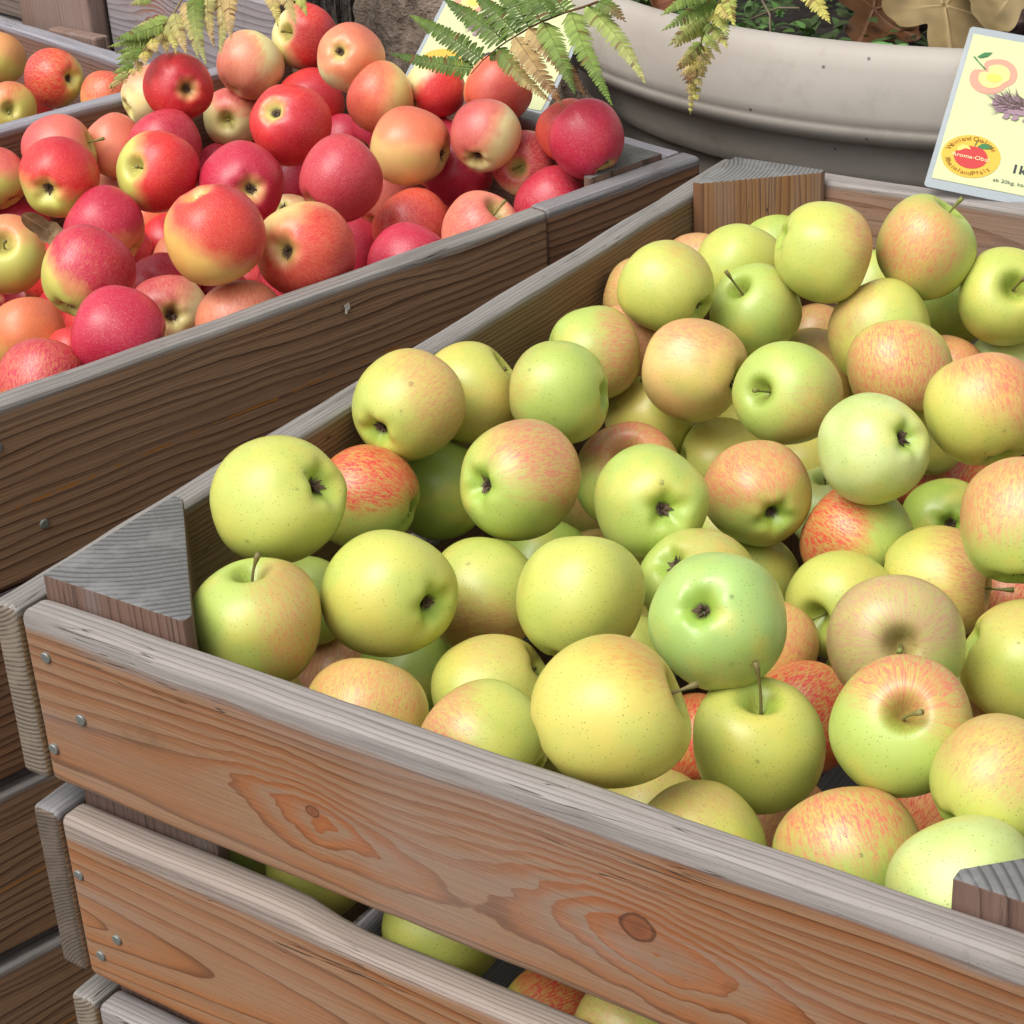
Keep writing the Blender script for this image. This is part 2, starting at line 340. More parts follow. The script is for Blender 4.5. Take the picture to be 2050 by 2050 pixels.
# ------------------------------------------------ rear crate with the orange apples, grey front of the crate behind, post
tc = tag(empty('wooden_crate', Matrix.Translation(S(-1.2, .4, -.59))), 'rear slatted crate at the top left holding orange and yellow apples', 'crate')
for k in range(4):
    z = -.05-.128*k
    board(tc, Rz(YAW, S(-.895, .1, z)), .68, T, .12, (red_in, eg2), r=.004, seed=k+91)
    board(tc, Rz(YAW, S(-1.58, .1, z)), .68, T, .12, (red_in, eg2), r=.004, seed=k+95)
    board(tc, Rz(YAW-90, S(-1.575, .775, z)), .655, T, .12, (red_in, eg2), r=.003, seed=k+98)
    board(tc, Rz(YAW-90, S(-1.575, .105, z)), .655, T, .12, (red_in, eg2), r=.003, seed=k+99)
for i in range(4):
    board(tc, Rz(YAW, S(-1.46+.15*i, .13, -.575)), .64, .14, .012, (red_in, eg2), name='base_board', r=.002, seed=i+105)
greyw = wood('grey_weathered_wood', (.30, .27, .28), (.25, .22, .23), (.10, .085, .09), F=120, z0=-.12, d0=.015, sl=.06, warp=.014, seed=12.3, top=.004, grey=(.30, .28, .30), rings=(.3, .7, .9),
             knots=((.12, -.05, .05, .03, -.02, 0),))
bc = tag(empty('wooden_crate', Matrix.Translation(S(-1.1, .90, -.59))), 'grey weathered crate behind the ferns with a card pinned on top, no apples showing', 'crate')
for k, (z, h) in enumerate(((.034, .16), (-.135, .14), (-.285, .14), (-.435, .14))):
    board(bc, Rz(YAW-90, S(-1.325, .86, z)), .375, T, h, (greyw, eg2), r=.005, seed=k+111)
    board(bc, Rz(YAW-90, S(-1.325, .945, z)), .285, T, h, (greyw, eg2), r=.005, seed=k+115)
    board(bc, Rz(YAW, S(-1.303, .8835, z)), .06, T, h, (greyw, eg2), r=.005, seed=k+118)
    board(bc, Rz(YAW, S(-1.042, .8835, z)), .06, T, h, (greyw, eg2), r=.005, seed=k+119)
postw = wood('post_wood', (.24, .155, .12), (.19, .115, .085), (.07, .038, .03), F=150, z0=.28, d0=.02, warp=.008, upright=True, seed=14.3, top=None, botch=.4, grey=(.3, .26, .28))
pm = board_mesh(.185, .03, .86, r=.006, seed=3, step=.05)
pc = tag(empty('wooden_post', Matrix.Translation(S(-1.42, .84, -.59))), 'upright brownish plank post at the top left behind the red apple', 'post')
link('plank', pm, (postw, postw), pc, Rz(YAW-90, S(-1.515, .835, .26)), sharp=40)
link('rail', board_mesh(.12, .02, .03, r=.003, seed=6), (postw, postw), pc, Rz(YAW-90, S(-1.40, .812, -.055)) @ Matrix.Rotation(math.radians(-3), 4, 'Y'), sharp=40)
slw = wood('slat_wood', (.19, .145, .12), (.15, .11, .09), (.04, .028, .024), F=120, z0=-.2, d0=.02, warp=.004, seed=15.3, top=.003, grey=(.22, .2, .2), rings=(.4, .7, .85))
sl = tag(empty('wooden_crate', Matrix.Translation(S(-1.85, .95, -.59))), 'dark slatted crate front in the very top left corner', 'crate')
for k in range(6):
    board(sl, Rz(YAW-90, S(-2.1, .88, .15-.122*k)), .58, T, .117, (slw, eg2), r=.003, seed=k+121)
for k in range(6):
    board(sl, Rz(YAW, S(-1.5225, .903, .15-.122*k)), .4, T, .117, (slw, eg2), r=.003, seed=k+131)

# ------------------------------------------------ planter
s = NT('planter_plastic'); P = s.obj()
c = s.mix(s.sm(s.noise(P, 3.5, 4, .6), .35, .7), (.36, .325, .285), (.44, .405, .365))
c = s.mix(s.M('MULTIPLY', s.sm(s.noise(P, 9, 6, .7), .5, .7), .5), c, (.24, .205, .17))
c = s.mix(s.M('MULTIPLY', s.sm(s.vor(P, 26), .055, .03), .85), c, (.05, .035, .03))
c = s.mix(s.M('MULTIPLY', s.noise(P, 700, 2, .7), .22), c, (.21, .19, .175))
s.done(c, .55, s.bump(s.noise(P, 900, 2), .15, .0006), .35); pl_m = s.m
PC = Vector((.02, 1.51, -.46)); PB = -.135
prof = [(.26, PB), (.30, PB), (.345, .0), (.40, .12), (.455, .27), (.468, .31), (.478, .372), (.484, .398), (.486, .4025), (.488, .404), (.495, .4055), (.498, .408), (.502, .42), (.507, .438), (.511, .4475), (.518, .4515), (.5275, .456), (.5345, .464), (.5365, .471),
        (.5355, .4735), (.537, .4755), (.538, .485), (.537, .505), (.5335, .525), (.529, .537), (.522, .5435), (.513, .545), (.505, .541), (.5, .532), (.495, .50), (.48, .44), (.0, .44)]
vs = []; fs = []; N = 160
for r, z in prof:
    for k in range(N): vs.append((r*math.cos(2*math.pi*k/N), r*math.sin(2*math.pi*k/N), z))
for i in range(len(prof)-1):
    for k in range(N): fs.append((i*N+k, i*N+(k+1) % N, (i+1)*N+(k+1) % N, (i+1)*N+k))
fs.append(tuple(range(N))[::-1])
plo = tag(link('planter', pymesh('planter', vs, fs), pl_m, None, Matrix.Translation(PC), sharp=60), 'big round beige plastic planter with a rolled rim behind the crates', 'planter')
s = NT('potting_soil'); P = s.obj()
c = s.ramp(s.noise(P, 40, 6, .7), [(.3, (.008, .006, .005)), (.6, (.03, .02, .015)), (.8, (.07, .05, .035))]); s.done(c, .95, s.bump(s.noise(P, 60, 5, .7), 1, .01))
vs = [(0, 0, .03)]; fs = []
for j in range(1, 25):
    r = .492*j/24
    for k in range(64):
        a = 2*math.pi*k/64; vs.append((r*math.cos(a), r*math.sin(a), .03*(1-(j/24)**2)+.012*mn.noise(Vector((r*math.cos(a)*14, r*math.sin(a)*14, 0)))))
for k in range(64): fs.append((0, 1+k, 1+(k+1) % 64))
for j in range(23):
    for k in range(64): fs.append((1+j*64+k, 1+(j+1)*64+k, 1+(j+1)*64+(k+1) % 64, 1+j*64+(k+1) % 64))
link('soil', pymesh('soil', vs, fs), s.m, plo, Matrix.Translation(PC+Vector((0, 0, .475))))

# ------------------------------------------------ tree trunk behind
s = NT('bark'); P = s.obj()
d = s.noise(P, 7, 4, .6, col=True); Q = s.V('ADD', s.V('MULTIPLY', P, (1, 1, .16)), s.V('SCALE', d, .02))
vv = s.vor(Q, 75); n = s.noise(P, 60, 5, .7)
c = s.mix(n, s.ramp(vv, [(.0, (.30, .25, .21)), (.35, (.18, .145, .12)), (.7, (.03, .024, .02))]), (.05, .045, .045))
s.done(c, .9, s.bump(s.M('SUBTRACT', s.M('MULTIPLY', n, .4), vv), 1, .02)); bark_m = s.m
s = NT('root_bark'); P = s.obj(); n = s.noise(P, 9, 7, .68); n2 = s.noise(P, 70, 4, .7)
c = s.ramp(s.M('ADD', s.M('MULTIPLY', n, .7), s.M('MULTIPLY', n2, .3)), [(.36, (.05, .036, .026)), (.5, (.17, .125, .095)), (.66, (.33, .26, .21))])
s.done(c, .9, s.bump(s.M('ADD', n, s.M('MULTIPLY', n2, .4)), 1, .02)); root_m = s.m
def lathe_bark(name, c, r0, r1, z0, z1, amp, mat, parent, sy=1., ridges=30):
    vs = []; fs = []; N = 240; K = 90
    for j in range(K+1):
        t = j/K; z = z0+(z1-z0)*t; r = r0+(r1-r0)*t
        for k in range(N):
            a = 2*math.pi*k/N; rr = r*(1+amp*mn.noise(Vector((math.cos(a)*3, math.sin(a)*3, z*2)))+amp*.45*abs(math.sin(a*ridges+4*mn.noise(Vector((math.cos(a)*4, math.sin(a)*4, z*5))))))
            vs.append((c[0]+rr*math.cos(a), c[1]+sy*rr*math.sin(a), z))
    for j in range(K):
        for k in range(N): fs.append((j*N+k, j*N+(k+1) % N, (j+1)*N+(k+1) % N, (j+1)*N+k))
    return link(name, pymesh(name, vs, fs), mat, parent, Matrix.Identity(4))
tr = tag(empty('tree', Matrix.Translation(S(-1.34, 1.20, -.59))), 'dark furrowed tree trunk standing behind the grey crate and red apples', 'tree')
q = S(-1.34, 1.20, 0); lathe_bark('trunk', q, .135, .115, -.62, 1.9, .10, bark_m, tr)
q = S(-.95, 1.22, 0)
bl = bmesh.new(); bmesh.ops.create_icosphere(bl, subdivisions=6, radius=1)
for v in bl.verts:
    n_ = v.co.normalized(); f = 1+.22*mn.fractal(n_*1.7+Vector((3, 1, 2)), 1, 2, 4)+.05*mn.fractal(n_*7, 1, 2, 4)
    v.co = Vector((n_.x*.20*f, n_.y*.16*f, n_.z*.42*f))
me = bpy.data.meshes.new('stone'); bl.to_mesh(me); bl.free()
tag(link('rock', me, root_m, None, Matrix.Translation((q.x, q.y, -.20))), 'rough grey-brown boulder between the dark tree trunk and the middle card', 'rock')
# ------------------------------------------------ apples
def apple_skin(name, green):
    s = NT(name); P = s.obj(); x, y, z = s.sep(P)
    A = lambda n, k='Color': s.attr(n).outputs[k]
    Nn = s.V('NORMALIZE', P); seed = A('skin_seed', 'Fac')
    Ps = s.V('ADD', P, s.comb(seed, seed, seed))
    rho = s.M('SQRT', s.M('ADD', s.M('MULTIPLY', x, x), s.M('MULTIPLY', y, y)))
    inv = s.M('DIVIDE', 1, s.M('MAXIMUM', rho, .06))
    mer = s.comb(s.M('ADD', s.M('MULTIPLY', x, inv), seed), s.M('MULTIPLY', y, inv), s.M('MULTIPLY', z, .28))
    st1 = s.noise(mer, 9, 4, .65); st2 = s.noise(mer, 26, 3, .7)
    big = s.noise(Ps, 1.3, 3, .5); mid = s.noise(Ps, 4, 4, .6)
    base = A('skin_base')
    gr = (.37, .50, .10) if green else (.60, .60, .16)
    zc = s.sm(z, -.2, -.95)       # calyx end
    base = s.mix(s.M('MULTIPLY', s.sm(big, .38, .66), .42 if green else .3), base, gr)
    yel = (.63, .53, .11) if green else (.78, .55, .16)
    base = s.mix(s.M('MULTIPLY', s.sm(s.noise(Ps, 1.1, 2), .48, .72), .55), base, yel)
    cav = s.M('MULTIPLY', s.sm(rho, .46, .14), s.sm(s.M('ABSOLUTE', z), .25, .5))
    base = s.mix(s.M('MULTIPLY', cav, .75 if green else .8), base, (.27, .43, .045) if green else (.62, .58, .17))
    # blush
    dot = s.V('DOT_PRODUCT', Nn, A('skin_dir'))
    strk = A('skin_streak', 'Fac')
    if green: strk = s.M('MAXIMUM', strk, .75)
    t = s.M('ADD', s.M('MULTIPLY', dot, .5), .5)
    t = s.M('ADD', t, s.M('MULTIPLY', s.M('SUBTRACT', big, .5), .30))
    t = s.M('ADD', t, s.M('MULTIPLY', s.M('SUBTRACT', mid, .5), .12))
    t = s.M('ADD', t, s.M('MULTIPLY', s.M('SUBTRACT', st1, .5), s.M('MULTIPLY', strk, .45)))
    e = s.M('SUBTRACT', 1.05 if green else 1.0, A('skin_ext', 'Fac'))
    wd = .17 if green else .13
    mk = s.sm(t, s.M('SUBTRACT', e, wd), s.M('ADD', e, wd+.04))
    stm = s.M('ADD', s.M('SUBTRACT', 1, s.M('MULTIPLY', strk, .78 if green else .55)), s.M('MULTIPLY', s.M('MULTIPLY', strk, 1.0 if green else .85), s.sm(s.M('ADD', s.M('MULTIPLY', st2, .6), s.M('MULTIPLY', s.noise(mer, 60, 2, .6), .4)), .40, .62)))
    mk = s.M('MULTIPLY', s.M('MULTIPLY', mk, stm), A('skin_str', 'Fac'), clamp=True)
    if not green:
        # inside the basins the red fades
        mk = s.M('MULTIPLY', mk, s.M('SUBTRACT', 1, s.M('MULTIPLY', cav, A('skin_cav', 'Fac'))))
        half = s.M('MULTIPLY', s.M('SUBTRACT', 1, s.M('ABSOLUTE', s.M('SUBTRACT', s.M('MULTIPLY', mk, 2), 1))), .42)
    bl = A('skin_blush')
    c = s.mix(mk, base, bl)
    if not green:
        c = s.mix(half, c, (.78, .23, .13))
        deep = s.M('MULTIPLY', s.M('MULTIPLY', mk, s.sm(t, .74, 1.05)), .55)
        c = s.mix(deep, c, (.40, .012, .045))
        mot = s.M('MULTIPLY', s.M('MULTIPLY', s.sm(s.noise(Ps, 60, 3, .7), .5, .75), mk), .16)
        c = s.mix(mot, c, (.72, .20, .17))
    # lenticels
    vd = s.vor(Ps, 16 if green else 21); rr = s.noise(Ps, 11, 2)
    dsz = s.M('ADD', .10 if green else .10, s.M('MULTIPLY', rr, .15 if green else .15))
    dm = s.M('MULTIPLY', s.sm(vd, dsz, s.M('MULTIPLY', dsz, .45)), .9 if green else .6)
    c = s.mix(dm, c, (.13, .15, .03) if green else (.86, .62, .42))
    if green:
        vd2 = s.vor(Ps, 31); dm2 = s.M('MULTIPLY', s.sm(vd2, .17, .06), .30); c = s.mix(dm2, c, (.22, .25, .05))
    else:
        vd2 = s.vor(Ps, 38); dm2 = s.M('MULTIPLY', s.M('MULTIPLY', s.sm(vd2, .25, .10), .55), mk); c = s.mix(dm2, c, (.85, .45, .33))
    # russet and bruise flecks
    ru = s.M('MULTIPLY', s.sm(rho, .42, .05), s.sm(s.M('ADD', st2, s.M('MULTIPLY', mid, .6)), .66, .92)); ru = s.M('MULTIPLY', ru, s.sm(z, -.1, .4))
    c = s.mix(s.M('MULTIPLY', ru, .75), c, (.20, .13, .03))
    c = s.mix(s.M('MULTIPLY', s.sm(s.noise(Ps, 3.2, 5, .75), .69, .76), .55), c, (.30, .20, .06) if green else (.34, .14, .05))
    sc_ = s.sm(s.noise(s.V('ADD', Ps, (4, 2, 1)), 9, 6, .7), .70, .73); c = s.mix(s.M('MULTIPLY', sc_, .4), c, (.22, .14, .05))
    dk = s.M('MULTIPLY', s.sm(rho, .17, .06), s.sm(z, .0, -.3)); c = s.mix(s.M('MULTIPLY', dk, .9), c, (.045, .03, .018))
    c = s.mix(s.M('MULTIPLY', A('skin_bruise', 'Fac'), s.M('MULTIPLY', s.sm(rho, .30, .10), s.sm(z, 0, -.3))), c, (.22, .09, .03))
    # water film beads: low relief
    dv = s.vor(s.V('ADD', Ps, (7, 7, 7)), 6.5); dr = s.M('MULTIPLY', s.noise(Ps, 5, 1), .11)
    dh = s.sm(dv, dr, s.M('MULTIPLY', dr, .2))
    nb = s.bump(s.noise(Ps, 3, 2), .12, .002); nb = s.bump(s.noise(Ps, 130, 2), .05, .0002, nb)
    if green: nb = s.bump(dh, .4, .0008, nb)
    ro = s.M('ADD', .30, s.M('MULTIPLY', s.noise(Ps, 2.2, 4, .6), .28))
    s.done(c, ro, nb, .42)
    s.b.inputs['Subsurface Weight'].default_value = .05; s.b.inputs['Subsurface Scale'].default_value = .012
    s.b.inputs['Subsurface Radius'].default_value = (1, .6, .25)
    s.b.inputs['Coat Weight'].default_value = .34 if green else .24; s.b.inputs['Coat Roughness'].default_value = .3
    return s.m
skin_g = apple_skin('green_apple_skin', True); skin_r = apple_skin('red_apple_skin', False)
s = NT('stem_skin'); c = s.mix(s.noise(s.obj(), 220, 3), s.attr('skin_stem').outputs['Color'], (.10, .06, .03)); stem_m = s.done(c, .6)
s = NT('calyx_dry'); c = s.ramp(s.noise(s.obj(), 9, 3), [(.35, (.03, .018, .012)), (.7, (.17, .11, .07))]); calyx_m = s.done(c, .85)
def apple_mesh(k, h=.90, kind='G'):
    rnd = random.Random(k*13+5); NU, NV = 72, 52; vs = []; fs = []
    ds, dc = rnd.uniform(.36, .48), rnd.uniform(.25, .34); ws, wc = rnd.uniform(.20, .27), rnd.uniform(.20, .27)
    ph = rnd.uniform(0, 6.28); am = rnd.uniform(.010, .034); sh = rnd.uniform(-.10, .10); sh2 = rnd.uniform(-.10, .10); lean = rnd.uniform(-.12, .12)
    hh = h*rnd.uniform(.97, 1.05); tp = rnd.uniform(.02, .09)
    for j in range(NV+1):
        phi = math.pi*j/NV
        # concentrate rows near poles
        phi = phi-.22*math.sin(2*phi)*.5
        sp, cp = math.sin(phi), math.cos(phi)
        for i in range(NU):
            a = 2*math.pi*i/NU
            rho = (max(0, sp)**.93)*(1+tp*cp*sp)
            rib = 1+am*math.cos(5*a+ph)*(.35+.65*max(0, -cp))*min(1, rho*1.6)+.010*math.cos(2*a+ph*2)+.012*math.cos(3*a+ph*.7)
            z = hh*(abs(cp)**.92)*(1 if cp >= 0 else -1)
            if cp > 0: z -= ds*math.exp(-(rho/ws)**2)+.05*math.exp(-(rho/.5)**2)
            else: z += dc*math.exp(-(rho/wc)**2)+.03*math.exp(-(rho/.5)**2)+.018*math.cos(5*a+ph)*math.exp(-((rho-.33)/.16)**2)
            x, y = rho*math.cos(a)*rib, rho*math.sin(a)*rib
            z += lean*x*(1-.2*rho)
            n = mn.noise(Vector((x*1.3+k, y*1.3, z*1.3)))*.022
            vs.append((x*(1+n)+sh*z*z*.6, y*(1+n)+sh2*z*z*.6, z*(1+n)))
    for j in range(NV):
        for i in range(NU):
            fs.append((j*NU+i, (j+1)*NU+i, (j+1)*NU+(i+1) % NU, j*NU+(i+1) % NU))
    me = pymesh('apple_body', vs, fs); bm = bmesh.new(); bm.from_mesh(me)
    bmesh.ops.remove_doubles(bm, verts=bm.verts, dist=.0015); bmesh.ops.recalc_face_normals(bm, faces=bm.faces); bm.to_mesh(me); bm.free(); me.shade_smooth()
    t_in = hh-ds-.05; c_in = -hh+dc+.03
    return me, t_in, c_in
bodies = {'G': [apple_mesh(k, .995) for k in range(12)], 'R': [apple_mesh(k+20, .985) for k in range(12)]}
def stem_mesh(k, L):
    rnd = random.Random(k); vs = []; fs = []; b = rnd.uniform(-.25, .25); c = rnd.uniform(-.25, .25)
    n = 9; pts = []; rad = []
    for i in range(n):
        t = i/(n-1); pts.append((b*t*t*L, c*t*t*L, L*t)); rad.append(.031-.009*math.sin(math.pi*t*.9)+(.020 if i >= n-2 else .006 if i == n-3 else 0))
    tube(vs, fs, pts, rad, 8); return pymesh('stem', vs, fs)
def calyx_mesh(k):
    rnd = random.Random(k); vs = []; fs = []
    for i in range(6):
        a = i*math.pi/3+rnd.uniform(-.3, .3); L = rnd.uniform(.08, .15); w = rnd.uniform(.022, .035); up = rnd.uniform(.03, .12)
        d = Vector((math.cos(a), math.sin(a), 0)); q = Vector((-d.y, d.x, 0)); tw = rnd.uniform(-.04, .04)
        pts = [d*.015, d*.055+Vector((0, 0, -up*.5)), d*L+q*tw+Vector((0, 0, -up))]
        b = len(vs)
        vs += [pts[0]+q*w*.7, pts[0]-q*w*.7, pts[1]+q*w, pts[1]-q*w, pts[2], pts[1]+Vector((0, 0, -.018))]
        fs += [(b, b+1, b+5), (b, b+5, b+2), (b+1, b+3, b+5), (b+2, b+5, b+4), (b+3, b+4, b+5)]
    for i in range(14):
        a = rnd.uniform(0, 6.28); d = Vector((math.cos(a), math.sin(a), 0))
        tube(vs, fs, [d*.02, d*.04+Vector((0, 0, -.05)), d*rnd.uniform(.02, .12)+Vector((rnd.uniform(-.02, .02), 0, -rnd.uniform(.05, .12)))], [.009, .008, .004], 4)
    return pymesh('calyx', vs, fs)
calyxes = [calyx_mesh(k) for k in range(6)]
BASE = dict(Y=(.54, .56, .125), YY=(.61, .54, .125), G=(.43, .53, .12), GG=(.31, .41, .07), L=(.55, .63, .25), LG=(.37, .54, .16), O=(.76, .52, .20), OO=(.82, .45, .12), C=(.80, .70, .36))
BL = dict(r=(.64, .045, .045), m=(.52, .018, .06), p=(.68, .13, .12), o=(.60, .18, .13), d=(.54, .24, .19))
BLR = dict(r=(.66, .018, .028), m=(.50, .008, .055), p=(.74, .10, .12), o=(.76, .20, .10), d=(.5, .2, .13))
GROUPS = dict(G='green apples heaped in the nearest crate', R='red apples heaped in the angled crate', T='apples in the rear crate')
def make_apple(i, crate, p, R, axis, base, bk, bdir, ext, st, stk, stem, label, deep=False, detail=True):
    z = Vector(axis).normalized(); rnd = random.Random(i*7+3)
    xx = z.orthogonal().normalized(); a = rnd.uniform(0, 6.28); xx = (Matrix.Rotation(a, 3, z) @ xx).normalized(); yy = z.cross(xx)
    Rm = Matrix((xx, yy, z)).transposed()
    mw = Matrix.Translation(p) @ Rm.to_4x4() @ Matrix.Scale(R, 4)
    kind = 'G' if crate == 'G' else 'R'; me, ti, ci = bodies[kind][i % 12]
    o = link('apple', me, skin_g if kind == 'G' else skin_r, None, mw)
    tag(o, label, 'apple', GROUPS[crate])
    d = (Rm.transposed() @ Vector(bdir)).normalized() if bdir else Vector((1, 0, 0))
    o['skin_base'] = BASE[base]; o['skin_blush'] = (BL if kind == 'G' else BLR)[bk or 'o']; o['skin_dir'] = tuple(d)
    o['skin_ext'] = float(ext); o['skin_str'] = float(st); o['skin_streak'] = float(stk); o['skin_seed'] = float(i*1.37 % 50)
    o['skin_cav'] = .85 if label.find('cavity') < 0 and label.find('creamy') < 0 and label.find('cream') < 0 and label.find('basin') < 0 else 1.
    o['skin_bruise'] = .85 if ('bruised' in label or 'russet blemish' in label or 'brown calyx' in label) else 0.
    if detail:
        if stem > 0:
            L = .30+.36*stem
            sm_ = link('stem', stem_mesh(i, L), stem_m, o, mw @ Matrix.Translation((0, 0, ti-.03)))
            sm_['skin_stem'] = rnd.choice([(.30, .36, .07), (.24, .22, .06), (.33, .33, .09)])
        cx = link('calyx', calyxes[i % 6], calyx_m, o, mw @ Matrix.Translation((0, 0, ci-.005)) @ Matrix.Scale(rnd.uniform(1.25, 1.6), 4))
    return o
